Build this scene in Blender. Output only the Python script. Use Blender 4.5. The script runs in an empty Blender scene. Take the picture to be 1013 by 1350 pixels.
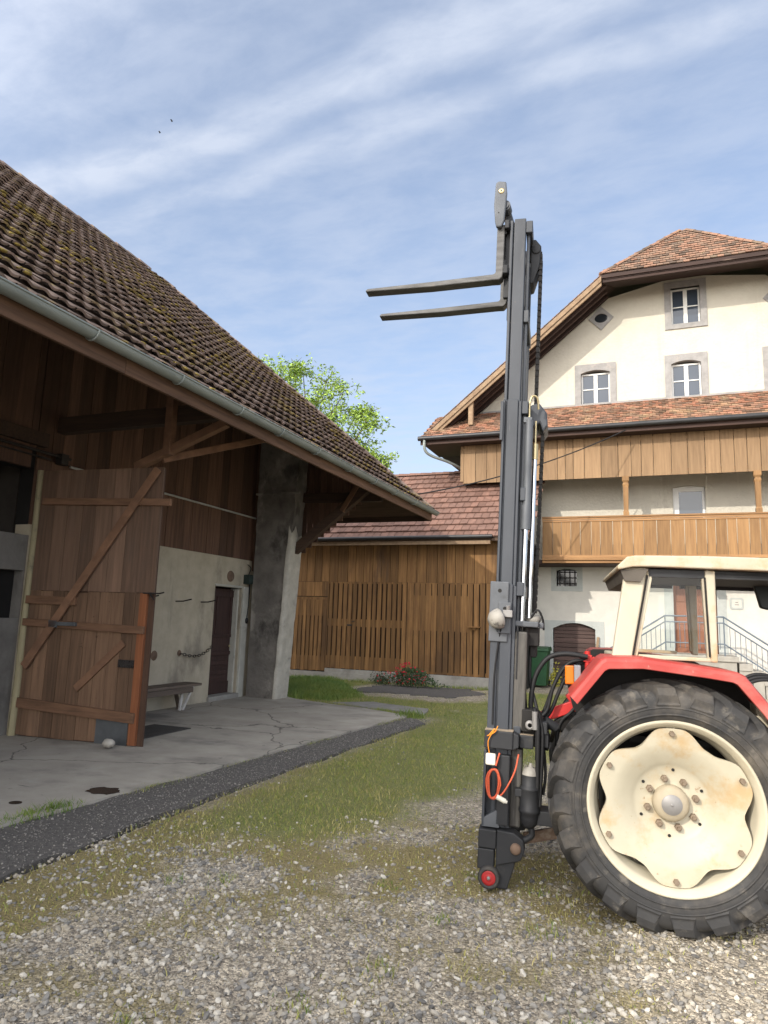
import bpy, bmesh, math, random
import numpy as np
from mathutils import Vector, Matrix
rnd = random.Random(7)
nr = np.random.default_rng(11)
S = bpy.context.scene
COL = S.collection
PI = math.pi
V3 = Vector

# ------------------------------------------------------------------ materials
def _n(nt, t, **k):
    n = nt.nodes.new(t)
    for a, b in k.items():
        if a in n.inputs: n.inputs[a].default_value = b
        else: setattr(n, a, b)
    return n
def rgba(c): return (c[0], c[1], c[2], 1.0)

def mat(name, c1, c2=None, scale=6., stretch=(1, 1, 1), rough=.8, rough2=None, metal=0., bump=.2, bscale=None, bstretch=None,
        tint=.0, tcol=None, stains=(), spec=.35, lo=.32, hi=.68, detail=7., bdist=.01, coat=0.):
    m = bpy.data.materials.new(name); m.use_nodes = True
    nt = m.node_tree; L = nt.links.new
    for n in list(nt.nodes): nt.nodes.remove(n)
    out = _n(nt, 'ShaderNodeOutputMaterial'); bs = _n(nt, 'ShaderNodeBsdfPrincipled')
    L(bs.outputs[0], out.inputs[0])
    bs.inputs['Metallic'].default_value = metal
    bs.inputs['Specular IOR Level'].default_value = spec
    bs.inputs['Coat Weight'].default_value = coat
    c2 = c2 or tuple(x * .7 for x in c1)
    tc = _n(nt, 'ShaderNodeTexCoord'); at = _n(nt, 'ShaderNodeAttribute', attribute_name='tint')
    off = _n(nt, 'ShaderNodeVectorMath', operation='SCALE'); 
    cmb = _n(nt, 'ShaderNodeCombineXYZ'); L(at.outputs['Fac'], cmb.inputs[0]); L(at.outputs['Fac'], cmb.inputs[1]); L(at.outputs['Fac'], cmb.inputs[2])
    L(cmb.outputs[0], off.inputs[0]); off.inputs['Scale'].default_value = 23.7 if tint or tcol else 0.
    ad = _n(nt, 'ShaderNodeVectorMath', operation='ADD'); L(tc.outputs['Object'], ad.inputs[0]); L(off.outputs[0], ad.inputs[1])
    mp = _n(nt, 'ShaderNodeMapping'); mp.inputs['Scale'].default_value = stretch; L(ad.outputs[0], mp.inputs[0])
    nz = _n(nt, 'ShaderNodeTexNoise', Scale=scale, Detail=detail, Roughness=.62); L(mp.outputs[0], nz.inputs['Vector'])
    rp = _n(nt, 'ShaderNodeValToRGB'); L(nz.outputs[0], rp.inputs[0])
    rp.color_ramp.elements[0].position = lo; rp.color_ramp.elements[0].color = rgba(c1)
    rp.color_ramp.elements[1].position = hi; rp.color_ramp.elements[1].color = rgba(c2)
    col = rp.outputs[0]
    if tcol:
        tr = _n(nt, 'ShaderNodeValToRGB'); L(at.outputs['Fac'], tr.inputs[0]); cr = tr.color_ramp
        for i, c in enumerate(tcol):
            e = cr.elements[i] if i < 2 else cr.elements.new(.5)
            e.color = rgba(c)
        for i, e in enumerate(cr.elements): e.position = 0. if len(tcol) == 1 else i / (len(tcol) - 1)
        for i, c in enumerate(tcol): cr.elements[i].color = rgba(c)
        mx = _n(nt, 'ShaderNodeMix', data_type='RGBA', blend_type='MULTIPLY'); mx.inputs[0].default_value = 1.
        L(col, mx.inputs[6]); L(tr.outputs[0], mx.inputs[7]); col = mx.outputs[2]
    if tint:
        mr = _n(nt, 'ShaderNodeMapRange'); L(at.outputs['Fac'], mr.inputs[0]); mr.inputs[3].default_value = 1 - tint; mr.inputs[4].default_value = 1 + tint
        sc = _n(nt, 'ShaderNodeVectorMath', operation='SCALE'); L(col, sc.inputs[0]); L(mr.outputs[0], sc.inputs['Scale']); col = sc.outputs[0]
    for i, (sc_, s, a, b, amt) in enumerate(stains):
        smp = _n(nt, 'ShaderNodeMapping'); L(tc.outputs['Object'], smp.inputs[0]); smp.inputs['Location'].default_value = (i * 3.1, i * 1.7, i * 5.3)
        if isinstance(s, tuple): smp.inputs['Scale'].default_value = s; s = 1.
        sn = _n(nt, 'ShaderNodeTexNoise', Scale=s, Detail=6., Roughness=.65); L(smp.outputs[0], sn.inputs['Vector'])
        mr = _n(nt, 'ShaderNodeMapRange', interpolation_type='SMOOTHSTEP'); L(sn.outputs[0], mr.inputs[0])
        mr.inputs[1].default_value = a; mr.inputs[2].default_value = b; mr.inputs[3].default_value = 0.; mr.inputs[4].default_value = amt
        mx = _n(nt, 'ShaderNodeMix', data_type='RGBA'); L(mr.outputs[0], mx.inputs[0]); L(col, mx.inputs[6]); mx.inputs[7].default_value = rgba(sc_); col = mx.outputs[2]
    L(col, bs.inputs['Base Color'])
    if rough2 is None: bs.inputs['Roughness'].default_value = rough
    else:
        mr = _n(nt, 'ShaderNodeMapRange'); L(nz.outputs[0], mr.inputs[0]); mr.inputs[1].default_value = .3; mr.inputs[2].default_value = .7
        mr.inputs[3].default_value = rough; mr.inputs[4].default_value = rough2; L(mr.outputs[0], bs.inputs['Roughness'])
    if bump:
        src = nz.outputs[0]
        if bscale:
            m2 = _n(nt, 'ShaderNodeMapping'); m2.inputs['Scale'].default_value = bstretch or (1, 1, 1); L(ad.outputs[0], m2.inputs[0])
            n2 = _n(nt, 'ShaderNodeTexNoise', Scale=bscale, Detail=5.); L(m2.outputs[0], n2.inputs['Vector']); src = n2.outputs[0]
        bp = _n(nt, 'ShaderNodeBump', Strength=bump, Distance=bdist); L(src, bp.inputs['Height']); L(bp.outputs[0], bs.inputs['Normal'])
    return m

UP = (9, 9, .55)      # grain running up
AX = (.55, 9, 9); AY = (9, .55, 9)
M = {}
M['barn_board'] = mat('barn_board', (.145, .080, .053), (.078, .045, .031), 2.2, UP, .85, bump=.35, tint=.38, stains=[((.09, .06, .045), (.9, .9, .35), .52, .75, .6)])
M['door_board'] = mat('door_board', (.215, .128, .078), (.115, .069, .044), 2.2, UP, .85, bump=.35, tint=.34, stains=[((.11, .075, .055), (1.6, 1.6, .6), .5, .72, .55), ((.06, .035, .022), 9., .66, .72, .8)])
M['beam_x'] = mat('beam_wood_across', (.22, .12, .07), (.12, .066, .04), 2., AX, .85, bump=.3, tint=.2)
M['beam_y'] = mat('beam_wood_along', (.185, .105, .066), (.085, .048, .032), 2., AY, .85, bump=.3, tint=.2, stains=[((.34, .235, .165), (4, .5, 8), .6, .75, .5)])
M['beam_any'] = mat('beam_wood', (.225, .122, .072), (.135, .074, .046), 5., (1, 1, 1), .85, bump=.25, tint=.2)
M['fresh_wood'] = mat('fresh_wood', (.27, .10, .042), (.17, .062, .028), 2., UP, .75, bump=.2)
M['pole_wood'] = mat('pole_wood', (.36, .32, .20), (.24, .21, .13), 2., UP, .85, bump=.25, stains=[((.13, .12, .09), 3., .55, .7, .7)])
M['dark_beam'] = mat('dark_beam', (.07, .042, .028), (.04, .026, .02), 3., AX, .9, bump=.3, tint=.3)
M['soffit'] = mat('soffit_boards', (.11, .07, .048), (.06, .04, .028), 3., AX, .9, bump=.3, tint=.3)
M['shed_board'] = mat('shed_board', (.26, .140, .052), (.13, .066, .025), 2., UP, .8, bump=.35, tint=.30, stains=[((.085, .046, .022), (1.2, 1.2, .5), .48, .70, .75), ((.07, .045, .03), (2.5, 1, .35), .62, .75, .6)])
M['balcony_board'] = mat('balcony_board', (.31, .175, .072), (.19, .102, .042), 2.2, UP, .7, bump=.3, tint=.20, stains=[((.24, .15, .075), (1.2, 1.2, .5), .52, .75, .5)])
M['balcony_grey'] = mat('weathered_balcony_board', (.29, .185, .10), (.19, .118, .062), 2.2, UP, .75, bump=.3, tint=.20, stains=[((.24, .16, .09), (1.2, 1.2, .5), .5, .72, .5)])
M['balcony_rail'] = mat('balcony_rail', (.36, .20, .085), (.22, .115, .05), 2.2, AX, .7, bump=.3, tint=.2)
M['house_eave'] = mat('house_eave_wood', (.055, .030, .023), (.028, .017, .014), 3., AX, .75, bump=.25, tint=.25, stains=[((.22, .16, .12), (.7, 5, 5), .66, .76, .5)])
M['verge'] = mat('verge_board', (.34, .24, .15), (.22, .145, .09), 3., (2, 9, 2), .8, bump=.25, tint=.2)
M['plaster_barn'] = mat('barn_plaster', (.52, .465, .36), (.41, .362, .275), 3., rough=.95, bump=.5, bscale=26., bdist=.006,
    stains=[((.20, .178, .145), (1.3, 1.3, .8), .50, .70, .75), ((.55, .43, .27), 1.6, .60, .74, .5), ((.20, .185, .16), (4., 4., .5), .62, .8, .5)])
M['plaster_jamb'] = mat('jamb_plaster', (.53, .52, .46), (.43, .42, .37), 4., rough=.95, bump=.5, bscale=22., stains=[((.24, .22, .19), 3., .58, .74, .6)])
M['pillar_dark'] = mat('sooty_pillar', (.24, .222, .20), (.13, .12, .108), 2.2, rough=.95, bump=.9, bscale=12., bdist=.03,
    stains=[((.42, .395, .35), (1.2, 1.2, .9), .52, .66, .7), ((.05, .046, .042), (1.5, 1.5, .9), .52, .66, .8)])
M['pillar_pale'] = mat('pale_pillar', (.52, .495, .43), (.38, .36, .31), 5., rough=.95, bump=.9, bscale=14., bdist=.03, stains=[((.25, .235, .21), 2.6, .58, .70, .7)])
M['house_plaster'] = mat('house_plaster', (.565, .532, .45), (.505, .474, .40), 2., rough=.95, bump=.9, bscale=13., bdist=.02, stains=[((.43, .40, .33), (.8, .8, .4), .50, .8, .45), ((.36, .33, .27), (2.6, 2.6, .16), .56, .78, .40)])
M['house_base'] = mat('house_base_plaster', (.60, .58, .525), (.525, .505, .46), 2.5, rough=.95, bump=.5, bscale=18., bdist=.01, stains=[((.42, .40, .36), (.8, .8, .5), .52, .78, .5), ((.33, .31, .27), (2.4, 2.4, .2), .58, .78, .40)])
M['stone_frame'] = mat('window_stone', (.33, .32, .31), (.24, .232, .225), 5., rough=.9, bump=.35, bscale=30., stains=[((.40, .36, .32), 4., .55, .7, .5)])
M['pale_stone'] = mat('pale_door_stone', (.44, .46, .44), (.37, .39, .375), 5., rough=.9, bump=.3, bscale=30., stains=[((.30, .31, .30), 3., .55, .7, .5)])
M['white_paint'] = mat('white_window_paint', (.80, .80, .77), (.72, .72, .69), 6., rough=.5, bump=.05)
M['dark_door'] = mat('dark_door_wood', (.075, .04, .034), (.045, .026, .022), 3., UP, .6, bump=.2, tint=.2)
M['cellar_door'] = mat('cellar_door_wood', (.085, .052, .045), (.055, .035, .03), 2., AX, .7, bump=.25, tint=.25)
M['brown_door'] = mat('brown_door_wood', (.26, .105, .055), (.17, .066, .036), 2., UP, .5, bump=.15, tint=.15)
M['black_in'] = mat('dark_interior', (.018, .017, .016), (.012, .011, .011), 2., rough=.95, bump=.0)
M['barn_in'] = mat('barn_inside', (.06, .052, .046), (.035, .03, .027), 2., rough=.95, bump=.3)
M['barn_tile'] = mat('barn_roof_tile', (.27, .20, .165), (.18, .132, .108), 9., rough=.9, bump=.3, bscale=40., tint=.30,
    stains=[((.10, .075, .062), 1.1, .46, .72, .55), ((.24, .18, .055), (1.5, 1.2, 1.5), .53, .64, .75), ((.32, .235, .06), 5., .62, .70, .7), ((.055, .045, .04), 3.2, .6, .75, .6)])
M['house_tile'] = mat('house_roof_tile', (.27, .185, .14), (.19, .127, .096), 11., rough=.9, bump=.3, bscale=50., tint=.25, tcol=[(.62, .66, .66), (1., .97, .9), (1.2, .95, .82), (.75, .72, .66)],
    stains=[((.22, .17, .11), 2.2, .54, .72, .6), ((.34, .28, .12), 3.7, .66, .74, .55)])
M['pent_tile'] = mat('pent_roof_tile', (.32, .20, .145), (.215, .135, .10), 11., rough=.9, bump=.3, bscale=50., tint=.25, tcol=[(.7, .68, .62), (1., .95, .88), (1.3, .95, .8), (.85, .85, .72)],
    stains=[((.38, .30, .17), 2.0, .52, .70, .55), ((.15, .115, .085), 4., .6, .72, .5)])
M['shed_tile'] = mat('shed_roof_tile', (.225, .132, .102), (.15, .088, .07), 8., rough=.85, bump=.25, bscale=40., tint=.13, tcol=[(.92, .88, .86), (1., 1., 1.), (1.06, 1., .96)],
    stains=[((.20, .12, .095), 1.5, .55, .72, .5), ((.33, .25, .16), 5., .66, .76, .5)])
M['moss'] = mat('roof_moss', (.28, .205, .05), (.15, .115, .035), 18., rough=1., bump=.5, bscale=60., tint=.4)
M['zinc'] = mat('zinc_gutter', (.30, .33, .31), (.23, .255, .24), 3., (3, .5, 3), .5, .65, metal=.35, bump=.06, stains=[((.16, .175, .165), (4, 1, 4), .6, .75, .5)])
M['dark_gutter'] = mat('dark_metal_gutter', (.05, .05, .052), (.035, .035, .037), 3., rough=.4, metal=.4, bump=.05)
M['concrete'] = mat('concrete_plinth', (.36, .345, .31), (.27, .255, .23), 4., rough=.95, bump=.5, bscale=25., stains=[((.17, .16, .14), 1.8, .52, .7, .6)])
M['bench_wood'] = mat('bench_wood', (.16, .125, .10), (.10, .08, .065), 2., AY, .8, bump=.3, stains=[((.26, .21, .17), (6, .6, 6), .58, .72, .6)])
M['white_metal'] = mat('worn_white_leg', (.60, .58, .54), (.45, .43, .40), 8., rough=.7, bump=.1, stains=[((.2, .15, .11), 6., .6, .7, .7)])
M['iron'] = mat('dark_iron', (.055, .05, .048), (.035, .03, .028), 8., rough=.55, metal=.6, bump=.15)
M['sheet'] = mat('zinc_sheet', (.15, .16, .17), (.10, .108, .115), 4., rough=.5, metal=.5, bump=.1)
M['lamp_green'] = mat('green_enamel', (.035, .055, .05), (.025, .04, .036), 5., rough=.4, bump=.05)
M['cable'] = mat('cable_black', (.018, .018, .019), (.012, .012, .013), 5., rough=.6, bump=.0)
M['white_tube'] = mat('white_conduit', (.50, .50, .47), (.38, .38, .36), 5., rough=.6, bump=.05)
M['rail_blue'] = mat('grey_blue_railing', (.14, .17, .20), (.10, .125, .15), 6., rough=.5, bump=.05)
M['stone_step'] = mat('step_stone', (.36, .34, .30), (.27, .255, .225), 5., rough=.95, bump=.4, bscale=25., stains=[((.18, .17, .15), 2.2, .55, .7, .5)])
M['bin_green'] = mat('green_plastic', (.022, .085, .034), (.017, .066, .027), 4., rough=.45, bump=.03)
M['leaf_bright'] = mat('fresh_leaf', (.30, .42, .07), (.17, .27, .045), 3., rough=.55, bump=0, tint=.45, spec=.3)
M['bark'] = mat('bark', (.14, .11, .085), (.08, .06, .047), 8., (3, 3, .6), .95, bump=.6)
M['bush_leaf'] = mat('rose_leaf', (.055, .10, .035), (.03, .062, .022), 4., rough=.5, bump=0, tint=.45)
M['rose'] = mat('red_rose', (.55, .03, .045), (.40, .02, .03), 8., rough=.6, bump=0, tint=.35)
M['yellow_leaf'] = mat('yellow_leaf', (.50, .46, .06), (.38, .36, .05), 8., rough=.6, bump=0, tint=.3)
M['stone_pale'] = mat('pale_stone_lump', (.46, .43, .38), (.35, .33, .29), 8., rough=.9, bump=.5)
M['rubber_mat'] = mat('rubber_mat', (.062, .058, .055), (.045, .042, .04), 6., rough=.85, bump=.4, bscale=40.)
M['steel_dark'] = mat('anthracite_paint', (.047, .054, .066), (.032, .037, .046), 3., (1, 1, .35), rough=.36, rough2=.54, bump=.06, spec=.5,
    stains=[((.15, .145, .135), (6, 6, 1.2), .56, .74, .5), ((.30, .29, .27), (38., 38., .9), .665, .70, .6), ((.20, .165, .125), 11., .66, .74, .5)])
M['steel_black'] = mat('black_steel', (.030, .031, .034), (.020, .021, .023), 4., rough=.45, rough2=.65, bump=.08, stains=[((.13, .12, .10), 3.5, .60, .74, .5)])
M['steel_grey'] = mat('grey_steel', (.125, .133, .145), (.09, .097, .107), 4., rough=.42, rough2=.58, metal=.1, bump=.06, stains=[((.06, .06, .06), 5., .60, .72, .6)])
M['fork_steel'] = mat('fork_steel', (.13, .128, .125), (.08, .078, .075), 5., (1, 5, 5), .45, .6, metal=.35, bump=.1, stains=[((.24, .19, .14), 6., .58, .72, .4)])
M['chrome'] = mat('chrome_rod', (.70, .72, .76), (.62, .64, .68), 4., rough=.18, metal=1., bump=.0)
M['brass'] = mat('brass_pipe', (.55, .46, .27), (.42, .34, .19), 6., rough=.35, metal=.7, bump=.03)
M['chain'] = mat('oiled_chain', (.022, .020, .019), (.014, .013, .012), 9., rough=.5, metal=.5, bump=.1)
M['rust'] = mat('rusty_steel', (.20, .135, .095), (.13, .085, .06), 9., rough=.85, bump=.3, stains=[((.30, .25, .2), 6., .58, .7, .6)])
M['red_paint'] = mat('faded_red_paint', (.42, .055, .044), (.36, .043, .036), 2.5, rough=.45, rough2=.6, bump=.05, coat=.05,
    stains=[((.54, .20, .165), (1.2, 1.2, 2.), .46, .70, .7), ((.34, .20, .15), (3, 3, 9), .58, .74, .45), ((.25, .14, .10), 7., .64, .74, .6), ((.42, .33, .27), 26., .64, .74, .4)])
M['red_bright'] = mat('bright_red_paint', (.58, .035, .03), (.48, .028, .025), 4., rough=.45, bump=.05, stains=[((.13, .05, .04), 6., .62, .74, .6)])
M['cream_paint'] = mat('cream_paint', (.56, .51, .39), (.49, .445, .335), 2.5, rough=.42, rough2=.58, bump=.04,
    stains=[((.45, .33, .18), 2.6, .54, .74, .5), ((.28, .16, .08), (9, 9, 6), .66, .74, .7)])
M['cream_rust'] = mat('cream_paint_rusting', (.51, .468, .36), (.44, .40, .30), 2.5, rough=.45, bump=.05,
    stains=[((.44, .27, .10), 3.2, .47, .66, .65), ((.24, .12, .05), 16., .64, .72, .75), ((.40, .35, .25), 1.4, .48, .72, .45), ((.30, .22, .13), 30., .66, .74, .6)])
M['rubber'] = mat('tyre_rubber', (.042, .041, .040), (.026, .026, .027), 6., rough=.58, rough2=.8, bump=.12, bscale=45., spec=.4,
    stains=[((.17, .145, .115), 2.6, .44, .70, .6), ((.21, .185, .15), 9., .55, .72, .5), ((.03, .03, .031), 1.4, .5, .7, .5)])
M['dirt_black'] = mat('greasy_black', (.018, .016, .015), (.012, .011, .010), 5., rough=.7, bump=.3)
M['hub_grey'] = mat('hub_grey', (.30, .29, .28), (.23, .22, .21), 6., rough=.5, metal=.3, bump=.05)
M['hub_cream'] = mat('hub_cream', (.42, .36, .26), (.33, .28, .2), 6., rough=.6, bump=.08)
M['nut'] = mat('wheel_nut', (.28, .22, .16), (.19, .145, .105), 20., rough=.7, metal=.3, bump=.2)
M['amber'] = mat('amber_plastic', (.62, .17, .008), (.52, .13, .008), 9., rough=.25, bump=.0, coat=.4)
M['lens_grey'] = mat('grey_lamp_body', (.25, .26, .28), (.2, .21, .22), 9., rough=.4, bump=.0)
M['box_white'] = mat('white_plastic_box', (.78, .75, .64), (.70, .67, .57), 9., rough=.4, bump=.0)
M['orange_cord'] = mat('orange_cord', (.62, .12, .055), (.52, .09, .04), 9., rough=.5, bump=.0)
M['orange_tie'] = mat('orange_tie', (.75, .27, .02), (.65, .22, .02), 9., rough=.6, bump=.0)
M['worklamp'] = mat('worn_work_lamp', (.34, .32, .28), (.22, .205, .185), 9., rough=.55, bump=.1, stains=[((.08, .075, .07), 12., .55, .64, .8)])
M['wheel_red'] = mat('castor_red', (.45, .03, .03), (.36, .025, .025), 9., rough=.45, bump=.05)
M['bird'] = mat('dark_feathers', (.02, .02, .022), None, 9., rough=.8, bump=0)
M['mirror_black'] = mat('mirror_housing', (.022, .03, .034), (.016, .022, .025), 9., rough=.35, bump=.0)
M['asphalt'] = mat('asphalt', (.135, .125, .115), (.075, .07, .066), 30., rough=.95, bump=.8, bscale=90., bdist=.01, stains=[((.14, .125, .105), 2., .55, .75, .6), ((.17, .16, .15), 55., .62, .7, .7)])
M['old_slab'] = mat('old_concrete_slab', (.27, .26, .24), (.2, .19, .175), 5., rough=.95, bump=.4, bscale=40., stains=[((.13, .12, .10), 1.5, .5, .7, .6)])

def glass(name, col, rough=.03, spec=1.0):
    m = mat(name, col, col, rough=rough, bump=0., spec=spec); return m
M['pane'] = glass('window_glass', (.045, .058, .08), .05, .7)
M['pane_dark'] = glass('dark_glass', (.02, .024, .03), .06, .6)
def clear_glass():
    m = bpy.data.materials.new('clear_cab_glass'); m.use_nodes = True; nt = m.node_tree
    for n in list(nt.nodes): nt.nodes.remove(n)
    o = _n(nt, 'ShaderNodeOutputMaterial'); a = _n(nt, 'ShaderNodeBsdfTransparent'); g = _n(nt, 'ShaderNodeBsdfGlossy', Roughness=.02)
    a.inputs[0].default_value = (.95, .97, .96, 1)
    fr = _n(nt, 'ShaderNodeFresnel', IOR=1.35); mx = _n(nt, 'ShaderNodeMixShader')
    nt.links.new(fr.outputs[0], mx.inputs[0]); nt.links.new(a.outputs[0], mx.inputs[1]); nt.links.new(g.outputs[0], mx.inputs[2]); nt.links.new(mx.outputs[0], o.inputs[0])
    return m
M['clear'] = clear_glass()

# ------------------------------------------------------------------ mesh building
class MB:
    def __init__(s): s.v = []; s.f = []; s.t = []; s.sm = []
    def add(s, vs, fs, tint=None, smooth=False):
        b = len(s.v); s.v.extend([tuple(x) for x in vs]); t = rnd.random() if tint is None else tint
        for f in fs: s.f.append([b + i for i in f]); s.t.append(t); s.sm.append(smooth)
        return s
    def box(s, x0, x1, y0, y1, z0, z1, tint=None, m=None):
        vs = [(x, y, z) for x in (x0, x1) for y in (y0, y1) for z in (z0, z1)]
        if m: vs = [m @ V3(v) for v in vs]
        return s.add(vs, [(0, 1, 3, 2), (4, 6, 7, 5), (0, 4, 5, 1), (2, 3, 7, 6), (0, 2, 6, 4), (1, 5, 7, 3)], tint)
    def beam(s, a, b, w, h, up=(0, 0, 1), tint=None, taper=1.):
        a = V3(a); b = V3(b); d = (b - a).normalized(); u = V3(up)
        x = d.cross(u)
        if x.length < 1e-4: x = d.cross(V3((1, 0, 0)))
        x.normalize(); u = x.cross(d).normalized(); vs = []
        for p, k in ((a, 1.), (b, taper)):
            for sx, su in ((-1, -1), (1, -1), (1, 1), (-1, 1)): vs.append(p + x * (w / 2 * sx * k) + u * (h / 2 * su * k))
        return s.add(vs, [(3, 2, 1, 0), (4, 5, 6, 7), (0, 1, 5, 4), (1, 2, 6, 5), (2, 3, 7, 6), (3, 0, 4, 7)], tint)
    def tube(s, pts, r, n=10, caps=True, tint=None, closed=False):
        P = [V3(p) for p in pts]; m = len(P); R = r if isinstance(r, (list, tuple)) else [r] * m
        d0 = (P[1] - P[0]).normalized(); ref = V3((0, 0, 1)) if abs(d0.z) < .9 else V3((1, 0, 0)); x = d0.cross(ref).normalized()
        vs = []
        for i in range(m):
            if closed: d = (P[(i + 1) % m] - P[i - 1]).normalized()
            else: d = (P[min(i + 1, m - 1)] - P[max(i - 1, 0)]).normalized()
            x = (x - d * x.dot(d)).normalized(); y = d.cross(x)
            for k in range(n):
                a = 2 * PI * k / n; vs.append(P[i] + (x * math.cos(a) + y * math.sin(a)) * R[i])
        fs = []
        for i in range(m if closed else m - 1):
            j = (i + 1) % m
            for k in range(n): fs.append((i * n + k, i * n + (k + 1) % n, j * n + (k + 1) % n, j * n + k))
        s.add(vs, fs, tint, True)
        if caps and not closed: s.add(vs[:n], [tuple(reversed(range(n)))], tint); s.add(vs[-n:], [tuple(range(n))], tint)
        return s
    def lathe(s, prof, c, axis='z', n=32, tint=None, m=None, smooth=True, arc=None):
        # prof: (radius, along axis)
        vs = []; a0, a1 = arc or (0, 2 * PI); full = arc is None; cnt = n if full else n + 1
        for i in range(cnt):
            a = a0 + (a1 - a0) * i / n; ca, sa = math.cos(a), math.sin(a)
            for r, h in prof:
                v = {'z': (r * ca, r * sa, h), 'y': (r * ca, h, r * sa), 'x': (h, r * ca, r * sa)}[axis]
                v = V3(v) + V3(c); vs.append(m @ v if m else v)
        k = len(prof); fs = []
        for i in range(n):
            j = (i + 1) % cnt
            for q in range(k - 1): fs.append((i * k + q, i * k + q + 1, j * k + q + 1, j * k + q))
        return s.add(vs, fs, tint, smooth)
    def prism(s, poly, fn, d0, d1, tint=None):
        # poly of 2-D points, fn(u, v, d) -> 3-D
        n = len(poly); vs = [fn(u, v, d0) for u, v in poly] + [fn(u, v, d1) for u, v in poly]
        fs = [tuple(range(n)), tuple(reversed(range(n, 2 * n)))] + [(i, i + n, (i + 1) % n + n, (i + 1) % n) for i in range(n)]
        return s.add(vs, fs, tint)
    def ball(s, c, r, n=10, sq=(1, 1, 1), tint=None, jit=0.):
        vs = []; fs = []
        for i in range(n + 1):
            th = PI * i / n
            for k in range(2 * n):
                ph = PI * k / n; j = 1 + jit * (rnd.random() - .5) * (0 if i in (0, n) else 1)
                vs.append((c[0] + r * sq[0] * j * math.sin(th) * math.cos(ph), c[1] + r * sq[1] * j * math.sin(th) * math.sin(ph), c[2] + r * sq[2] * j * math.cos(th)))
        for i in range(n):
            for k in range(2 * n): fs.append((i * 2 * n + k, (i + 1) * 2 * n + k, (i + 1) * 2 * n + (k + 1) % (2 * n), i * 2 * n + (k + 1) % (2 * n)))
        return s.add(vs, fs, tint, True)

XZ = lambda u, v, d: (u, d, v)
YZ = lambda u, v, d: (d, u, v)
XY = lambda u, v, d: (u, v, d)
FR = {}
def raw(name, V, F, T, SM, m, parent=None, bevel=0., fix=False):
    me = bpy.data.meshes.new(name); me.from_pydata(V, [], F)
    a = me.attributes.new('tint', 'FLOAT', 'FACE'); a.data.foreach_set('value', T)
    me.polygons.foreach_set('use_smooth', SM)
    me.update()
    if fix:
        b = bmesh.new(); b.from_mesh(me); bmesh.ops.remove_doubles(b, verts=b.verts, dist=1e-5); bmesh.ops.recalc_face_normals(b, faces=b.faces); b.to_mesh(me); b.free()
    me.materials.append(m)
    o = bpy.data.objects.new(name, me); COL.objects.link(o)
    if parent is not None: o.parent = parent; FR[o] = FR[parent]
    else: FR[o] = Matrix.Identity(4)
    if bevel:
        bv = o.modifiers.new('edge', 'BEVEL'); bv.width = bevel; bv.segments = 2; bv.limit_method = 'ANGLE'; bv.angle_limit = math.radians(40)
    return o
def part(name, mb, m, parent=None, bevel=0., local=False, fix=False, kind=None, label=None):
    V = mb.v
    if parent is not None and not local:
        inv = FR[parent].inverted(); V = [tuple(inv @ V3(v)) for v in V]
    o = raw(name, V, mb.f, mb.t, mb.sm, M[m] if isinstance(m, str) else m, parent, bevel, fix)
    if kind: o['kind'] = kind
    if label: o['label'] = label
    return o
def thing(name, label, cat, loc=(0, 0, 0), rz=0., group=None, tilt=0.):
    o = bpy.data.objects.new(name, None); COL.objects.link(o); o.empty_display_size = .2
    o.location = loc; o.rotation_euler = (0, tilt, rz)
    FR[o] = Matrix.Translation(loc) @ Matrix.Rotation(rz, 4, 'Z') @ Matrix.Rotation(tilt, 4, 'Y')
    o['label'] = label; o['category'] = cat
    if group: o['group'] = group
    return o
def tag(o, label, cat, group=None, kind=None):
    if label: o['label'] = label
    if cat: o['category'] = cat
    if group: o['group'] = group
    if kind: o['kind'] = kind
    return o

def boards(mb, o, u, v, n, width, length, bw, gap, th, jit=.0, wj=.15, lj=0.):
    """a row of boards: o corner, u along the row, v along a board, n out of the face"""
    o, u, v, n = V3(o), V3(u).normalized(), V3(v).normalized(), V3(n).normalized(); x = 0.
    while x < width - 1e-4:
        w = min(bw * (1 + wj * (rnd.random() - .5) * 2), width - x)
        if width - x - w < bw * .4: w = width - x
        a = o + u * (x + gap / 2) + n * (jit * rnd.random()) - v * (lj * rnd.random()); L = length + lj * rnd.random()
        b = u * (w - gap); c = v * L; d = n * th
        mb.add([a, a + b, a + b + c, a + c, a + d, a + b + d, a + b + c + d, a + c + d],
               [(3, 2, 1, 0), (4, 5, 6, 7), (0, 1, 5, 4), (1, 2, 6, 5), (2, 3, 7, 6), (3, 0, 4, 7)])
        x += w
    return mb

def panels(mb, fn, x0, x1, bot, top, holes, d0, d1, kinks=()):
    """a wall with rectangular holes, cut into upright strips; top is a function"""
    xs = sorted(set([x0, x1] + [k for k in kinks if x0 < k < x1] + [h[i] for h in holes for i in (0, 1) if x0 < h[i] < x1]))
    for a, b in zip(xs, xs[1:]):
        mid = (a + b) / 2; hs = sorted([h for h in holes if h[0] < mid < h[1]], key=lambda h: h[2]); z = bot
        for h in hs:
            if h[2] > z: mb.prism([(a, z), (b, z), (b, h[2]), (a, h[2])], fn, d0, d1)
            z = max(z, h[3])
        mb.prism([(a, z), (b, z), (b, top(b)), (a, top(a))], fn, d0, d1)
    return mb

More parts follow.
